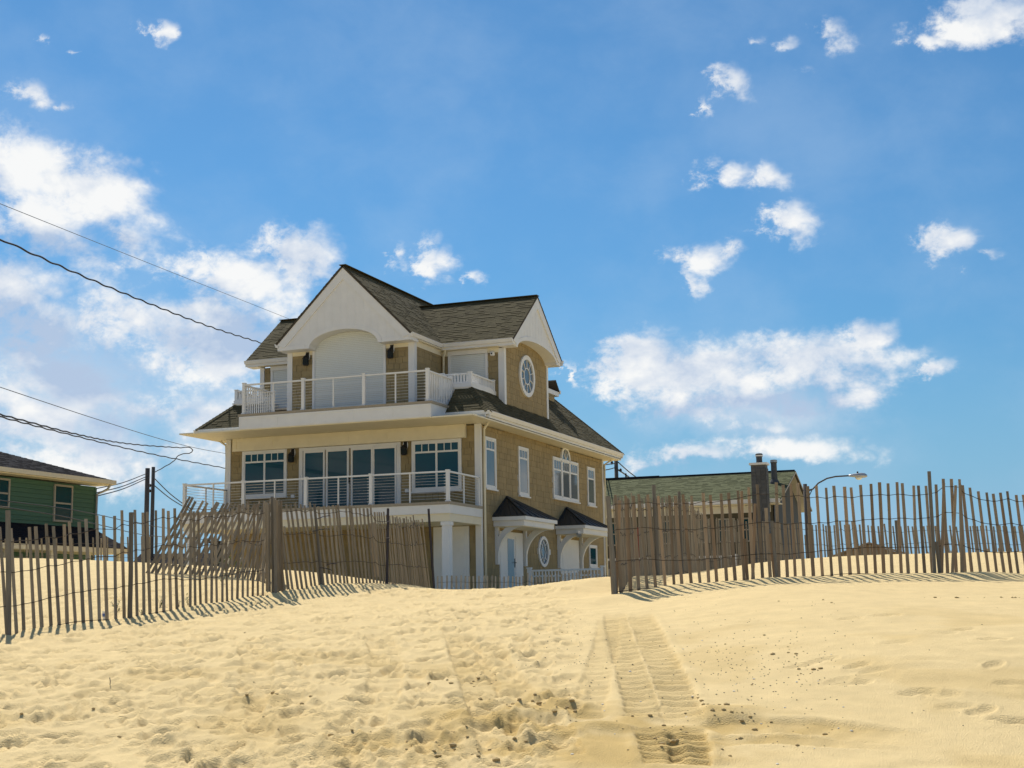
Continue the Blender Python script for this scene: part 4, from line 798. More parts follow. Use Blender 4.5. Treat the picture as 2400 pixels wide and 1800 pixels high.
class Fence:
    def __init__(s, label, path, mt='slat', spacing=.1, jit=1., wires=(.10, .36, .66, .93), keep=1., group=None, on_ground=True):
        # path rows: pixel column, metres ahead, foot row, top row, lean
        s.rows = [(np.array(at(px, pb, v)), (pb-pt)/FPX*v*1.01, ln) for px, v, pb, pt, ln in path]
        c = s.rows[len(s.rows)//2][0]; s.t = thing('sand_fence', label, 'fence', tuple(c), group); s.mt = mt; s.slats = []
        P = np.array([r_[0] for r_ in s.rows]); seg = np.linalg.norm(np.diff(P[:, :2], axis=0), axis=1); S = np.r_[0, np.cumsum(seg)]; s.S = S; s.P = P
        d = 0.
        while d < S[-1]:
            if random.random() < keep: s.add(d+random.uniform(-.007, .007)*jit, jit)
            d += spacing*random.uniform(.92, 1.08)
        s.wire(wires)
    def frame(s, d):
        d = min(max(d, 0), s.S[-1]-1e-6); p = np.array([np.interp(d, s.S, s.P[:, i]) for i in range(3)]); i = int(np.clip(np.searchsorted(s.S, d)-1, 0, len(s.S)-2)); f = s.P[i+1]-s.P[i]; f = f[:2]/np.linalg.norm(f[:2])
        return p, f, np.interp(d, s.S, [r_[1] for r_ in s.rows]), np.interp(d, s.S, [r_[2] for r_ in s.rows])
    def add(s, d, jit=1., dl=0., dh=0.):
        p, f, h_, ln = s.frame(d); u, v = uv_of(p); gz_ = ground(u, v) if v < 29.5 else p[2]
        h2 = h_*random.uniform(.97, 1.02)+dh+(random.random() < .05)*.06; cut = .25*h_ if random.random() < .025 else 0.; l_ = ln+dl+random.gauss(0, .012)*jit+(random.random() < .02)*random.gauss(0, .05); fr = random.gauss(0, .015)*jit
        tz = p[2]+h2; b_ = np.array((p[0], p[1], min(gz_, p[2])-.07)); L = tz-b_[2]; tp = np.array((p[0]+HU[0]*l_*L+HV[0]*fr, p[1]+HU[1]*l_*L+HV[1]*fr, tz))
        put_slat(s.t, s.mt, b_, tp-(tp-b_)*(cut/L), f); s.slats.append((d, b_, tp, f))
    def wire(s, fr):
        s.slats.sort(key=lambda q: q[0])
        for k, f_ in enumerate(fr):
            for side in (1, -1):
                pts = []
                for i, (d, b_, tp, f) in enumerate(s.slats):
                    q = b_+(tp-b_)*(1-f_+.02*math.sin(d*1.7+k)+.012*math.sin(d*5.1)); n = np.array((-f[1], f[0], 0.))*(.009*(1 if (i+(side > 0)) % 2 else -1)); pts.append(q+n)
                if len(pts) > 2: MB().tube(pts, .0036, 4, cap=False).build('wire', 'wire', s.t)
    def post(s, px, v, pb, pt, ln=0., w=.06, mt='post_wood', iron=False):
        p = np.array(at(px, pb, v)); u, _ = uv_of(p); h_ = (pb-pt)/FPX*v; b_ = np.array((p[0], p[1], min(p[2], ground(u, v) if v < 29.5 else p[2])-.25)); tp = np.array((p[0]+HU[0]*ln*h_, p[1]+HU[1]*ln*h_, p[2]+h_))
        if iron: MB().bar(b_, tp, w, .012, (HU[0], HU[1], 0)).bar(b_+np.array((HV[0], HV[1], 0))*.018, tp+np.array((HV[0], HV[1], 0))*.018, .012, .036, (HU[0], HU[1], 0)).build('post', 'post_iron', s.t)
        else: MB().tube([b_, (b_+tp)/2+np.array((.004, .003, 0)), tp], w/2*1.05, 8, w/2*.95).build('post', mt, s.t)
f1 = Fence('weathered slat sand fence in the left foreground leaning slightly left', L1, 'slat', .098)
for px, v, pb, pt, ln, w in ((22, 15.15, 1492, 1200, -.05, .056), (304, 16.25, 1452, 1204, -.01, .052), (640, 18.5, 1392, 1166, -.02, .04)): f1.post(px, v, pb, pt, ln, w)
for px in (627, 632, 647, 652, 657, 662):     # slats bunched where the rolls meet
    v = 18.5+random.uniform(-.12, .25); p = np.array(at(px, 1391, v)); q = np.array(at(px-4+random.uniform(-6, 4), 1174+random.uniform(-8, 14), v)); p[2] -= .08; an = random.uniform(-1.2, 1.2); put_slat(f1.t, random.choice(('slat', 'slat_grey')), p, q, HU*math.cos(an)+HV*math.sin(an))
f2 = Fence('leaning sand fence panel running up to the sandy gap before the house', L1B, 'slat_grey', .084)
for px, v, pb, pt, ln, w, ir in ((757, 19.35, 1374, 1184, -.11, .036, False), (906, 20.4, 1373, 1193, .02, .05, True), (1020, 22.6, 1385, 1194, -.075, .045, True)): f2.post(px, v, pb, pt, ln, w, iron=ir)
for px, py, dx, dy, v in ((743, 1216, 30, -8, 19.3), (733, 1245, 40, -6, 19.3), (765, 1324, 24, -3, 19.3), (750, 1330, 28, 6, 19.3), (907, 1223, 9, 0, 20.3), (905, 1262, 9, -1, 20.3)):
    a, b_ = np.array(at(px, py, v)), np.array(at(px+dx, py+dy, v-.1)); MB().tube([a, (a+b_)/2+(0, 0, .01), b_], .006, 5).build('wire_tie', 'post_iron', f2.t)
for px, a0_, b0_ in ((868, 1226, 1352), (876, 1224, 1352)): put_slat(f2.t, 'slat_pale' if 'slat_pale' in MATS else 'slat', np.array(at(px+10, b0_, 20.9)), np.array(at(px, a0_, 20.9)), HU)
L2 = [(338, 21.6, 1335, 1170, .56), (400, 21.5, 1333, 1183, .55), (460, 21.4, 1339, 1186, .48), (520, 21.2, 1343, 1184, .40), (560, 20.9, 1347, 1178, .30), (600, 20.5, 1352, 1172, .18), (628, 19.8, 1362, 1170, .08)]
f3 = Fence('half collapsed slat fence tilting right behind the left foreground fence', L2, 'slat', .09, 1.3, (.12, .5, .85))
L3 = [(-300, 30.5, 1325, 1262, -.04), (0, 30.5, 1325, 1262, -.04), (200, 30.5, 1327, 1261, -.03), (400, 30, 1332, 1258, -.02), (520, 29.8, 1336, 1262, 0.)]
f4 = Fence('far row of slat fence tops along the left dune crest', L3, 'slat_grey', .16, 1.6, (.2, .6))
f5 = Fence('reddish brown upright slat fence in the right foreground', R1F, 'slat_red', .104)
f5.post(1443, 16.95, 1389, 1165, -.055, .06); f5.post(2190, 16.95, 1350, 1106, .01, .044); f5.post(1822, 16.9, 1365, 1222, -.05, .038, 'post_wood'); f5.post(2204, 17.0, 1351, 1270, -.05, .045)
for px, dx, pt in ((1426, 14, 1176), (1452, -8, 1172), (1470, 9, 1168), (1770, -7, 1180), (1738, 6, 1150), (2212, -6, 1132), (2240, -9, 1137), (2250, 5, 1135), (1745, 8, 1262), (1805, 12, 1250)):
    p, q = np.array(at(px+dx, 1366+ (20 if px < 1500 else -14 if px > 2000 else 0), 17.05)), np.array(at(px, pt, 17.05)); p[2] -= .05; put_slat(f5.t, 'slat_red', p, q, HU)
R2F = [(1452, 17.6, 1376, 1172, -.04), (1480, 19., 1364, 1172, -.03), (1530, 21., 1352, 1170, -.02), (1575, 23, 1343, 1170, 0.), (1615, 24.6, 1338, 1175, 0.), (1660, 26.5, 1334, 1215, 0.), (1740, 28.2, 1330, 1222, -.02), (1900, 28.8, 1320, 1230, -.03), (2100, 28.8, 1314, 1234, -.06), (2420, 28.8, 1308, 1233, -.07), (2800, 29, 1306, 1233, -.05)]
f6 = Fence('second brown slat fence running back and along the right dune crest', R2F, 'slat_grey', .076, 1.2, (.12, .4, .7, .93))
f6.post(1541, 21.2, 1352, 1138, -.01, .06); f6.post(1598, 23.8, 1341, 1153, 0, .055); f6.post(2108, 28.7, 1314, 1220, -.03, .06)
R3F = [(2150, 42, 1315, 1296, 0.), (2280, 42, 1312, 1286, 0.), (2420, 42, 1310, 1284, 0.)]
f7 = Fence('tiny distant slat fence row showing above the far right dune', R3F, 'slat_grey', .34, 1.5, (.3,))
LOW = [(1026, 29, 1404, 1350, 0.), (1150, 29.5, 1404, 1351, .01), (1230, 30, 1404, 1352, .0), (1430, 31, 1402, 1336, 0.)]
f8 = Fence('low grey slat fence half buried in the gap before the house', LOW, 'slat_silver', .10, 1.2, (.25, .7))

# ------------------------------------------------------------------ neighbouring buildings
mat('cottage_wall', (.085, .08, .06), .8, .12, 5)
mat('cottage_trim', (.34, .33, .29), .7, .1, 6)
gh = thing('green_house', 'green clapboard house with dark hip roof at the left edge', 'house', H((-13, -2, ZB))); GX = -8.0; GY = 3.30
HB().box(GX-9.5, GX-.02, -12, GY-.02, ZB, 1.62).build('wall', 'green_board', gh)
for k in range(10):
    piece('siding_board', 'green_board', gh, H((GX+.0, (-12+GY)/2, .0+.165*k+.08)), (.03, GY+12, .160), (0, R(-6), 0))
HB().box(GX-.06, GX+.03, GY-.1, GY+.03, ZB, 1.62).build('corner_board', 'green_board', gh)
ez = 1.90; s45 = .34; kk = math.sqrt(1+s45*s45); ue, _ = up(-1, 0, s45); ub, _ = up(0, -1, s45)
def plain_roof(name, mt, polys, parent, ch=.17):
    b0 = HB(); tb = HB()
    for (o, es, et, smin, smax, T) in polys:
        o_, s_, t_ = (np.array(q, float) for q in (o, es, et)); n = np.cross(s_, t_); n /= np.linalg.norm(n); n = n if n[2] > 0 else -n
        top = [o_+s_*smin(0), o_+s_*smax(0), o_+s_*smax(T)+t_*T, o_+s_*smin(T)+t_*T]; b0.hexa([q-n*.12 for q in top]+top); courses(tb, o, es, et, smin, smax, T, ch, .012)
    r_ = b0.build(name, 'roof_base', parent); tag(tb.build('roof_shingles', mt, r_), kind='stuff'); return r_
plain_roof('roof', 'dark_roof', [((GX+.5, 0, ez), (0, 1, 0), ue, cst(-12.5), lambda t_: GY+.35-t_/kk, 5.0*kk), ((0, GY+.35, ez), (1, 0, 0), ub, lambda t_: GX-9.8+t_/kk, lambda t_: GX+.5-t_/kk, 5.0*kk)], gh)
HB().box(GX-.3, GX+.50, -12.5, GY+.36, 1.70, 1.76).build('soffit', 'cream', gh); HB().box(GX+.505, GX+.62, -12.5, GY+.46, 1.74, 1.90).build('gutter', 'cream', gh); HB().box(GX-.1, GX+.5, GY+.365, GY+.46, 1.74, 1.90).build('gutter', 'cream', gh)
HB().tube([(GX+.5, GY+.25, 1.74), (GX+.4, GY+.2, 1.55), (GX+.08, GY-.02, 1.35), (GX+.08, GY-.02, -.2)], .05, 8).build('downspout', 'zinc', gh)
def simple_window(parent, x, y0, y1, z0_, z1_, axis='y', fr='white', split=True):
    P = (lambda b_, a, c, d0, d1, za, zb: b_.box(x+d0, x+d1, a, c, za, zb)) if axis == 'y' else (lambda b_, a, c, d0, d1, za, zb: b_.box(a, c, x-d1, x-d0, za, zb))
    f = HB(); P(f, y0, y0+.07, 0, .07, z0_, z1_); P(f, y1-.07, y1, 0, .07, z0_, z1_); P(f, y0+.07, y1-.07, 0, .07, z1_-.07, z1_); P(f, y0+.07, y1-.07, 0, .07, z0_, z0_+.07); o_ = f.build('window', fr, parent)
    b_ = HB(); P(b_, y0+.06, y1-.06, 0, .035, z0_+.06, z1_-.06); b_.build('pane', 'glass', o_)
    if split: b_ = HB(); P(b_, y0+.07, y1-.07, .03, .055, (z0_+z1_)/2-.03, (z0_+z1_)/2+.03); b_.build('meeting_rail', fr, o_)
simple_window(gh, GX, .79, 1.86, .19, 1.58, fr='cottage_trim'); simple_window(gh, GX, -2.9, -1.62, .52, 1.58, fr='cottage_trim')
el2, _ = up(-1, 0, .55)
plain_roof('porch_roof', 'dark_roof', [((GX+1.5, 0, -.78), (0, 1, 0), el2, cst(-12), lambda t_: GY+.1-t_*.15, 1.5*math.sqrt(1+.55**2))], gh)
HB().box(GX+1.42, GX+1.52, -12, GY+.12, -.98, -.80).build('porch_fascia', 'cream', gh); HB().box(GX, GX+1.42, -12, GY, -.99, -.93).build('porch_ceiling', 'cream', gh)
for y in (-3.2, -.9, 1.2, 3.0): HB().box(GX+1.28, GX+1.42, y-.07, y+.07, ZB-.4, -.99).build('porch_post', 'cream', gh)
# cottage with the green shingle roof on the right
ct = thing('cottage', 'low cottage with pale green shingle roof and dark chimney on the right', 'house', H((10.5, 27, ZB)))
HB().box(1.5, 14.5, 23.6, 30.4, ZB-.3, 1.5).build('wall', 'cottage_wall', ct)
uf, lf = up(0, 4.3, 1.62); ubk, _ = up(0, -4.3, 1.62)
plain_roof('roof', 'green_roof', [((0, 22.7, 1.48), (1, 0, 0), uf, cst(.6), cst(15.05), lf), ((0, 31.3, 1.48), (1, 0, 0), ubk, cst(.6), cst(15.05), lf)], ct, .15)
HB().box(.6, 15.0, 26.9, 27.1, 3.08, 3.16).build('ridge_cap', 'dark_roof', ct); HB().box(1, 8.2, 26.95, 27.05, 3.15, 3.2).build('ridge_vent', 'black_iron', ct)
HB().box(.6, 15.0, 22.62, 22.74, 1.32, 1.50).build('gutter', 'white', ct); HB().box(.7, 14.95, 22.74, 23.6, 1.26, 1.31).build('soffit', 'cream', ct); HB().box(1.6, 14.4, 23.54, 23.6, .95, 1.26).build('frieze', 'white', ct)
g_ = HB(); g_.quad((14.55, 23.6, ZB), (14.55, 30.4, ZB), (14.55, 30.4, 1.75), (14.55, 27, 3.0), (14.55, 23.6, 1.75)); g_.build('gable_wall', 'navy_wall', ct)
for s_ in (1, -1): HB().bar((14.98, 27, 3.05), (14.98, 27+s_*4.35, 1.40), .08, .16, (1, 0, 0)).build('barge_board', 'cottage_trim', ct); g_ = HB(); g_.hexa([(14.5, 27, 2.93), (14.95, 27, 2.93), (14.95, 27+s_*4.2, 1.33), (14.5, 27+s_*4.2, 1.33), (14.5, 27, 2.97), (14.95, 27, 2.97), (14.95, 27+s_*4.2, 1.37), (14.5, 27+s_*4.2, 1.37)]); g_.build('rake_soffit', 'cottage_trim', ct)
for a, c in ((10.9, 11.5), (11.9, 12.7), (12.9, 13.4), (6.4, 7.2), (8.8, 9.6)): simple_window(ct, 23.6, a, c, -.4, .72, 'x', 'cottage_trim')
HB().box(7.75, 8.3, 23.52, 23.6, ZB, .45).build('door', 'brick_red', ct)
HB().box(5.0, 13, 22.0, 22.06, -1.15, -1.05).build('porch_rail', 'white', ct)
for k in range(26): x = 5.1+k*.3; HB().box(x-.03, x+.03, 22.01, 22.05, -2.2, -1.15).build('porch_picket', 'white', ct)
for x in (5.0, 7.6, 10.3, 13.0): HB().box(x-.08, x+.08, 21.95, 22.11, ZB-.3, -1.0).build('porch_post', 'white', ct)
ch_ = HB().box(13.85, 14.52, 22.1, 22.62, ZB-.2, 3.02).build('chimney', 'slate', ct)
for r_ in range(17):
    for c in range(3): piece('slate_tile', 'slate', ch_, H((13.97+c*.215+(r_ % 2)*.0, 22.085, -.1+r_*.18)), (.205, .03, .172), root=ct); piece('slate_tile', 'slate', ch_, H((14.535, 22.19+c*.17, -.1+r_*.18)), (.03, .162, .172), root=ct)
HB().box(13.78, 14.60, 22.03, 22.69, 3.02, 3.12).build('chimney_cap', 'white', ct); fl_ = HB().lathe((14.2, 22.36, 3.12), [(.15, 0), (.14, .1), (.14, .28), (.17, .3), (.17, .40), (.13, .44)], 14).build('flue', 'slate', ct); HB().lathe((14.2, 22.36, 3.42), [(.175, 0), (.175, .06)], 14).build('flue_band', 'white', ct)
HB().lathe((14.33, 25.2, 2.30), [(.24, 0), (.22, .15), (.15, .3), (.14, 1.05), (.165, 1.07), (.165, 1.2), (.1, 1.22)], 14).build('vent_pipe', 'slate', ct); HB().lathe((14.33, 25.2, 3.40), [(.17, 0), (.17, .08)], 14).build('vent_band', 'zinc', ct)
# the house far behind the right fence
fh = thing('distant_house', 'small brown gabled house far behind the right fence', 'house', H((14.3, 62, ZB)))
HB().box(11.4, 17.2, 60.3, 68, ZB-.3, -.3).build('wall', 'brown_wall', fh); g_ = HB(); g_.quad((11.1, 60.2, -.34), (17.5, 60.2, -.34), (14.3, 60.2, .72)); g_.build('gable_wall', 'brown_wall', fh)
for s_ in (1, -1): HB().bar((14.3, 59.9, .80), (14.3+s_*3.5, 59.9, -.36), .12, .16, (0, 1, 0)).build('barge_board', 'brown_wall', fh); g_ = HB(); g_.hexa([(14.3, 59.8, .76), (14.3+s_*3.6, 59.8, -.43), (14.3+s_*3.6, 68, -.43), (14.3, 68, .76), (14.3, 59.8, .86), (14.3+s_*3.6, 59.8, -.33), (14.3+s_*3.6, 68, -.33), (14.3, 68, .86)]); g_.build('roof', 'brown_wall', fh)
simple_window(fh, 60.3, 13.6, 15.0, -1.4, -.5, 'x')
# low dark roofed shed beyond the left dune, with a tall dark box beside it
def wall_at(px0, px1, pyt, v):
    a, b_ = at(px0, pyt, v), at(px1, pyt, v); return a, b_
a, b_ = wall_at(318, 500, 1318, 78); sh_ = thing('far_shed', 'long low dark roofed shed glimpsed beyond the left dune', 'shed', (a[0], a[1], 1.8)); dv = np.array((HV[0], HV[1], 0.))*5; z = np.array((0, 0, 1.))
top = a[2]
q = [np.array((a[0], a[1], 1.4)), np.array((b_[0], b_[1], 1.4)), np.array((b_[0], b_[1], 1.4))+dv, np.array((a[0], a[1], 1.4))+dv]
MB().hexa(q+[np.array((p[0], p[1], top-.35)) for p in q]).build('wall', 'brown_wall', sh_)
e_ = (b_-a)/np.linalg.norm(b_-a)*.4; f_ = dv/5*.4; rq = [np.array((p[0], p[1], top-.35))+o for p, o in zip(q, (-e_-f_, e_-f_, e_+f_, -e_+f_))]; mid0, mid1 = (rq[0]+rq[3])/2+z*.9, (rq[1]+rq[2])/2+z*.9
MB().quad(rq[0], rq[1], mid1, mid0).quad(rq[3], mid0, mid1, rq[2]).quad(rq[0], mid0, rq[3]).quad(rq[1], rq[2], mid1).quad(*rq).build('roof', 'dark_roof', sh_)
ub_ = at(511, 1268, 52); bxo = thing('dark_box', 'dark upright box standing left of the tan house behind the slats', 'locker', (ub_[0], ub_[1], 1.9))
MB().box(ub_[0]-.2, ub_[0]+.2, ub_[1]-.2, ub_[1]+.2, 1.8, ub_[2]-.08).build('body', 'navy_wall', bxo); MB().box(ub_[0]-.23, ub_[0]+.23, ub_[1]-.23, ub_[1]+.23, ub_[2]-.08, ub_[2]).build('lid', 'black_iron', bxo)  # plain lidded dark box for a tall dark shape of unknown nature
# ------------------------------------------------------------------ poles, street lamp, cables
def pole(label, px, pyt, v, r0, r1, lean=0.):
    p = at(px, pyt, v); o_ = thing('utility_pole', label, 'pole', (p[0], p[1], 1.8), 'utility poles'); b_ = np.array((p[0]-HU[0]*lean, p[1]-HU[1]*lean, 1.5)); MB().tube([b_, (b_+p)/2, p], r0, 12, r1).build('shaft', 'pole_wood', o_, smooth=True); return o_, p
p1, t1 = pole('thicker left one of the two dark poles beside the green house', 346, 1097, 78, .15, .125); p2, t2 = pole('slimmer right one of the two dark poles beside the green house', 359.5, 1094, 80, .12, .10)
for k, (dz, r_) in enumerate(((-1.0, .05), (-1.3, .045))):
    a, b_ = t1+(0, 0, dz), t2+(0, 0, dz); MB().tube([a, b_], .02, 5).build('insulator_bar', 'cable', p1); MB().lathe(tuple(a+(b_-a)*.5), [(.03, -.08), (r_*1.5, -.05), (r_*1.5, .05), (.03, .09)], 10).build('insulator', 'cable', p1)
p3, t3 = pole('dark wooden pole rising behind the green roofed cottage', 1443.5, 1066, 84, .14, .115)
for dx, dz in ((-.5, -.45), (.45, -.2), (.5, -.9)): a = t3+np.array((HU[0]*dx*.5, HU[1]*dx*.5, dz)); MB().lathe(tuple(a), [(.02, -.12), (.08, -.06), (.08, .03), (.03, .1)], 10).build('insulator', 'cable', p3)
MB().tube([t3+np.array((HU[0]*.55, HU[1]*.55, -1.1)), t3+np.array((HU[0]*.6, HU[1]*.6, -2.2))], .05, 6).build('conduit', 'cable', p3); MB().bar(t3+np.array((0, 0, -1.7)), t3+np.array((HU[0]*.6, HU[1]*.6, -1.7)), .05).build('bracket', 'cable', p3)
lp = at(1886.5, 1134, 60); sl_ = thing('street_lamp', 'cobra head street lamp on a leaning dark pole above the right fence', 'street lamp', (lp[0], lp[1], 1.8))
fo = at(1897, 1330, 60); MB().tube([np.array((fo[0], fo[1], 1.5)), lp], .10, 12, .085).build('pole', 'pole_wood', sl_, smooth=True)
arm = [at(*q, 60) for q in ((1889, 1150), (1905, 1146), (1918, 1132), (1938, 1121), (1958, 1116.5), (1990, 1114.5))]; MB().tube(arm, .032, 8).build('arm', 'pole_wood', sl_, smooth=True); MB().bar(at(1880, 1149, 60), at(1900, 1149, 60), .05).build('arm_clamp', 'black_iron', sl_); MB().tube([at(1896, 1163, 60), at(1903, 1148, 60)], .02, 6).build('brace', 'black_iron', sl_)
hb = at(1988, 1115, 60); he = at(2028, 1115.5, 60); ax = (he-hb)/np.linalg.norm(he-hb); prof = [(0, .045), (.1, .075), (.3, .12), (.48, .145), (.62, .13), (.70, .07), (.72, .01)]; nn = 14; b2 = MB(); sdv = np.cross(ax, (0, 0, 1)); sdv /= np.linalg.norm(sdv)
for (x_, r_) in [(p_[0]*1.12, p_[1]*1.15) for p_ in prof]:
    for j in range(nn): an = 2*math.pi*j/nn; cz = math.sin(an); b2.v.append(tuple(hb+ax*x_+sdv*r_*1.05*math.cos(an)+np.array((0, 0, 1.))*(r_*.85*cz if cz > 0 else r_*.45*cz)))
for i in range(len(prof)-1):
    for j in range(nn): b2.f.append((i*nn+j, i*nn+(j+1) % nn, (i+1)*nn+(j+1) % nn, (i+1)*nn+j))
b2.f += [tuple(range(nn))[::-1], tuple((len(prof)-1)*nn+j for j in range(nn))]; b2.tone = [1.]*len(b2.f); b2.build('lamp_head', 'zinc', sl_, smooth=True)
lc = hb+ax*.44; MB().lathe((lc[0], lc[1], lc[2]-.16), [(.03, 0), (.10, .02), (.14, .07), (.145, .12)], 16).build('lamp_lens', 'lamp_glass', sl_, smooth=True); MB().lathe((lc[0]-.04, lc[1], lc[2]+.10), [(.035, 0), (.035, .09), (.02, .1)], 10).build('photocell', 'black_iron', sl_)
def cable_px(label, pts, r, mt='cable', n=40, twist=0.):
    P = np.array([at(px, py, v) for px, py, v in pts]); d = np.r_[0, np.cumsum(np.linalg.norm(np.diff(P, axis=0), axis=1))]; out = []
    # smooth run through the attachment points
    m_ = np.gradient(P, d, axis=0) if len(P) > 2 else np.repeat(((P[-1]-P[0])/d[-1])[None], len(P), 0)
    for s_ in np.linspace(0, d[-1], n):
        i = int(np.clip(np.searchsorted(d, s_)-1, 0, len(d)-2)); h_ = d[i+1]-d[i]; t_ = (s_-d[i])/h_; a = 2*t_**3-3*t_**2+1; b_ = t_**3-2*t_**2+t_
        q = a*P[i]+b_*h_*m_[i]+(1-a)*P[i+1]+(t_**3-t_**2)*h_*m_[i+1]; out.append(q+np.array((0, 0, twist*math.sin(s_*4.2))))
    o_ = MB().tube(out, r, 5).build('overhead_cable', mt, None, smooth=True); return tag(o_, label, 'cable', 'overhead cables')
cable_px('uppermost thin cable sloping down to the left roof ridge', [(-60, 453, 30), (300, 597, 45), (690, 752, 64)], .009, 'cable_pale')
cable_px('thick wavy black cable sloping down to the left roof edge', [(-60, 533, 30), (0, 560, 31), (174, 638, 36), (347, 710, 43), (477, 760, 50), (640, 812, 62)], .024, 'cable', 160, .018)
cable_px('thin pale cable ending behind the upper left house wall', [(-60, 887, 36), (217, 979, 45), (434, 1044, 58), (560, 1068, 70)], .012, 'cable_pale')
cable_px('twisted cable with a drop loop down to the two poles', [(-40, 961, 36), (0, 971, 38), (174, 1016, 48), (304, 1040, 60), (425, 1049, 70), (447, 1050, 72), (452, 1055, 72.5), (444, 1062, 73), (430, 1063, 73.5), (405, 1082, 76), (362, 1107, 79)], .026, 'cable', 130, .012)
cable_px('twisted cable passing behind the lower left house wall', [(-40, 966, 36), (130, 1010, 44), (347, 1062, 55), (560, 1103, 68)], .022, 'cable', 120, .012)
for k, (y0, y1, v0, nm) in enumerate(((1145, 1110, 56, 'top'), (1155, 1117, 56, 'middle'), (1163, 1122, 56, 'lowest'))):
    cable_px('%s of three short cables from the green house to the left pole' % nm, [(224, y0, v0), (285, (y0+y1)/2+4, 66), (342, y1, 78)], .024, 'cable', 24)
for k, (y0, y1, nm) in enumerate(((1120, 1192, 'upper'), (1137, 1196, 'lower'))): cable_px('%s of two cables falling from the poles behind the lower balcony' % nm, [(361, y0, 80), (400, (y0+y1)/2+2, 84), (445, y1, 88)], .03, 'cable', 24)
cable_px('sagging cable crossing low in front of the green house wall', [(-20, 1170, 40), (120, 1187, 44), (230, 1206, 50), (300, 1222, 56), (440, 1245, 70)], .014, 'cable', 40)
cable_px('lower sagging cable crossing the green house window', [(-20, 1184, 40), (120, 1205, 44), (230, 1229, 50), (330, 1252, 60), (440, 1262, 72)], .016, 'cable', 40)
cable_px('upper cable falling right from the pole behind the cottage', [(1449, 1083, 84), (1475, 1106, 88), (1502, 1126, 92)], .035, 'cable', 24); cable_px('lower cable falling right from the pole behind the cottage', [(1449, 1101, 84), (1466, 1112, 88), (1486, 1127, 92)], .045, 'cable', 24)
cable_px('short cable from the tan house corner to the cottage pole', [(1400, 1090, 70), (1425, 1088, 78), (1440, 1086, 84)], .03, 'cable', 20); cable_px('lower short cable from the tan house corner to the cottage pole', [(1400, 1103, 70), (1425, 1100, 78), (1440, 1096, 84)], .03, 'cable', 20)
# ------------------------------------------------------------------ small things on the sand
def clump(b_, c, r_, n=7):
    base = len(b_.v); 
    for (nr, z) in ((1, -1), (5, -.45), (5, .45), (1, 1)):
        for j in range(nr):
            a = 2*math.pi*(j+.5*(z > 0))/5; q = (0 if nr == 1 else .9)*random.uniform(.7, 1.2); b_.v.append((c[0]+r_*q*math.cos(a)*1.15, c[1]+r_*q*math.sin(a), c[2]+r_*.65*z*random.uniform(.7, 1.15)))
    for j in range(5):
        k = (j+1) % 5; b_.f += [(base, base+1+k, base+1+j), (base+1+j, base+1+k, base+6+j), (base+1+k, base+6+k, base+6+j), (base+6+j, base+6+k, base+11)]
    b_.tone += [1.]*20
clods, peb, shl = MB(), MB(), MB()
def scatter(b_, n, zone, rad):
    for _ in range(n):
        px, py = zone(); u, v = ground_px(px, py); r_ = rad(); x, y = xy_of(u, v); clump(b_, (x, y, ground(u, v)+r_*.25), r_)
g2d = lambda cx_, cy_, sx_, sy_: (lambda: (random.gauss(cx_, sx_), min(max(random.gauss(cy_, sy_), 1400), 1790)))
for cx_, cy_, sx_, sy_, n in ((1290, 1660, 35, 12, 34), (1250, 1645, 40, 10, 16), (1130, 1660, 20, 14, 12), (640, 1640, 45, 22, 20), (1000, 1740, 110, 22, 34), (1090, 1760, 60, 16, 24), (1560, 1735, 40, 18, 44), (1600, 1740, 14, 25, 26), (1640, 1660, 20, 12, 16), (1690, 1680, 30, 8, 14), (400, 1740, 220, 25, 20), (1360, 1700, 60, 16, 18), (1890, 1700, 40, 6, 10), (1090, 1600, 70, 10, 16), (1840, 1540, 60, 40, 18), (1760, 1735, 22, 6, 6), (1880, 1752, 40, 6, 8), (2250, 1385, 60, 9, 14), (2330, 1392, 30, 5, 6), (1900, 1407, 40, 4, 6)):
    scatter(clods, int(n*.7), g2d(cx_, cy_, sx_, sy_), lambda: abs(random.gauss(.005, .006))+.0035)
scatter(clods, 60, lambda: (random.uniform(0, 1900), random.uniform(1480, 1790)), lambda: random.uniform(.004, .012))
scatter(peb, 330, g2d(1760, 1560, 130, 65), lambda: random.uniform(.0025, .0062)); scatter(peb, 110, g2d(1330, 1530, 70, 45), lambda: random.uniform(.003, .007)); scatter(peb, 60, lambda: (random.uniform(1000, 2350), random.uniform(1400, 1720)), lambda: random.uniform(.003, .006))
scatter(shl, 26, lambda: (random.uniform(1300, 2000), random.uniform(1500, 1790)), lambda: random.uniform(.005, .011))
tag(clods.build('sand_clods', 'clod'), 'damp crumbled clods of sand scattered over the beach', kind='stuff'); tag(peb.build('pebbles', 'pebble'), 'small dark pebbles and shell bits on the sand', kind='stuff'); tag(shl.build('shell_bits', 'shell'), 'tiny white shell fragments on the sand', kind='stuff')
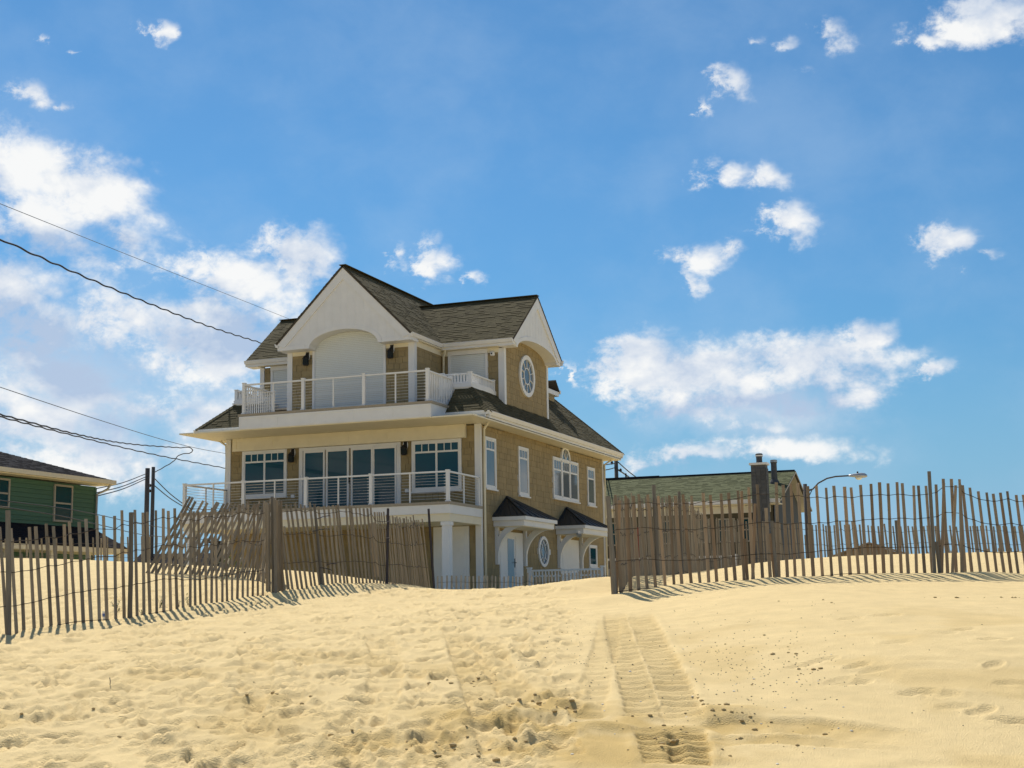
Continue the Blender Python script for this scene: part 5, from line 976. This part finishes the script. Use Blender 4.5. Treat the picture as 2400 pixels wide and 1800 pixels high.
# litter
u, v = ground_px(248, 1450); v -= .02; x, y = xy_of(u, v); z = ground(u, v); cup = thing('paper_cup', 'crumpled white and blue paper cup at the foot of the left fence', 'cup', (x, y, z))
MB().lathe((x, y, z-.01), [(.026, 0), (.030, .03), (.034, .055), (.037, .095), (.039, .10)], 14).build('cup_body', 'paper', cup, smooth=True); MB().lathe((x, y, z+.03), [(.0335, 0), (.0375, .035)], 14).build('printed_band', 'blue_print', cup, smooth=True)
u, v = ground_px(1444, 1472); x, y = xy_of(u, v); z = ground(u, v); b_ = MB(); n = 12
pr_ = [(HU[0]*.022*math.cos(math.pi*k/n), HU[1]*.022*math.cos(math.pi*k/n), .024*math.sin(math.pi*k/n)) for k in range(n+1)]
for k in range(n): p, q = np.array(pr_[k]), np.array(pr_[k+1]); o_ = np.array((x, y, z-.002)); dd = np.array((HV[0], HV[1], 0))*.07; b_.hexa([o_+p, o_+p*.7, o_+p*.7+dd, o_+p+dd, o_+q, o_+q*.7, o_+q*.7+dd, o_+q+dd])
tag(b_.build('black_tube_end', 'black_iron'), 'small half buried black tube end between the tyre tracks', 'debris')
u, v = ground_px(257, 1612); x, y = xy_of(u, v); z = ground(u, v); tag(MB().tube([(x, y, z-.02), (x+.004, y, z+.03), (x-.004, y+.003, z+.055)], .0035, 5).build('twig', 'slat'), 'single short twig upright in the left foreground sand', 'twig')
def weed(px, py, v, h_, n, label):
    u = uv_of(at(px, py, v))[0]; x, y = xy_of(u, v); z = ground(u, v); t_ = thing('weed', label, 'plant', (x, y, z), 'weeds by the left fence'); st_ = MB(); lf_ = MB()
    for k in range(n):
        a = random.uniform(0, 6.28); l_ = random.uniform(.2, .8); tp = np.array((x+math.cos(a)*h_*l_*.6, y+math.sin(a)*h_*l_*.6, z+h_*random.uniform(.6, 1))); b0 = np.array((x, y, z-.03)); st_.tube([b0, (b0+tp)/2+(0, 0, h_*.12), tp], .003, 4, .0015)
        for j in range(5):
            q = b0+(tp-b0)*(.35+.16*j); an = random.uniform(0, 6.28); d = np.array((math.cos(an), math.sin(an), random.uniform(.1, .9)))*h_*.28; s_ = np.cross(d, (0, 0, 1)); s_ = s_/np.linalg.norm(s_)*h_*.06; lf_.quad(q, q+d*.5+s_, q+d, q+d*.5-s_)
    st_.build('stem', 'slat', t_); lf_.build('leaves', 'leaf', t_)
for px, py, v, h_, n, lb in ((272, 1434, 17.2, .14, 6, 'leafy weed left of the dark fence post'), (330, 1442, 16.6, .10, 5, 'small weed just right of the dark fence post'), (375, 1424, 17.3, .13, 6, 'weed behind the fifth slat right of the fence post'), (442, 1420, 17.4, .12, 6, 'green sprout at the fence foot before the leaning slats'), (418, 1427, 17.2, .08, 4, 'smallest green sprout beside the fence foot'), (530, 1345, 21.8, .3, 9, 'tall dry weed below the collapsed fence slats'), (560, 1352, 21.4, .25, 8, 'bushy dry weed beside the collapsed fence end'), (520, 1380, 20., .14, 6, 'sparse weed on the sand behind the left fence')):
    weed(px, py, v, h_, n, lb)
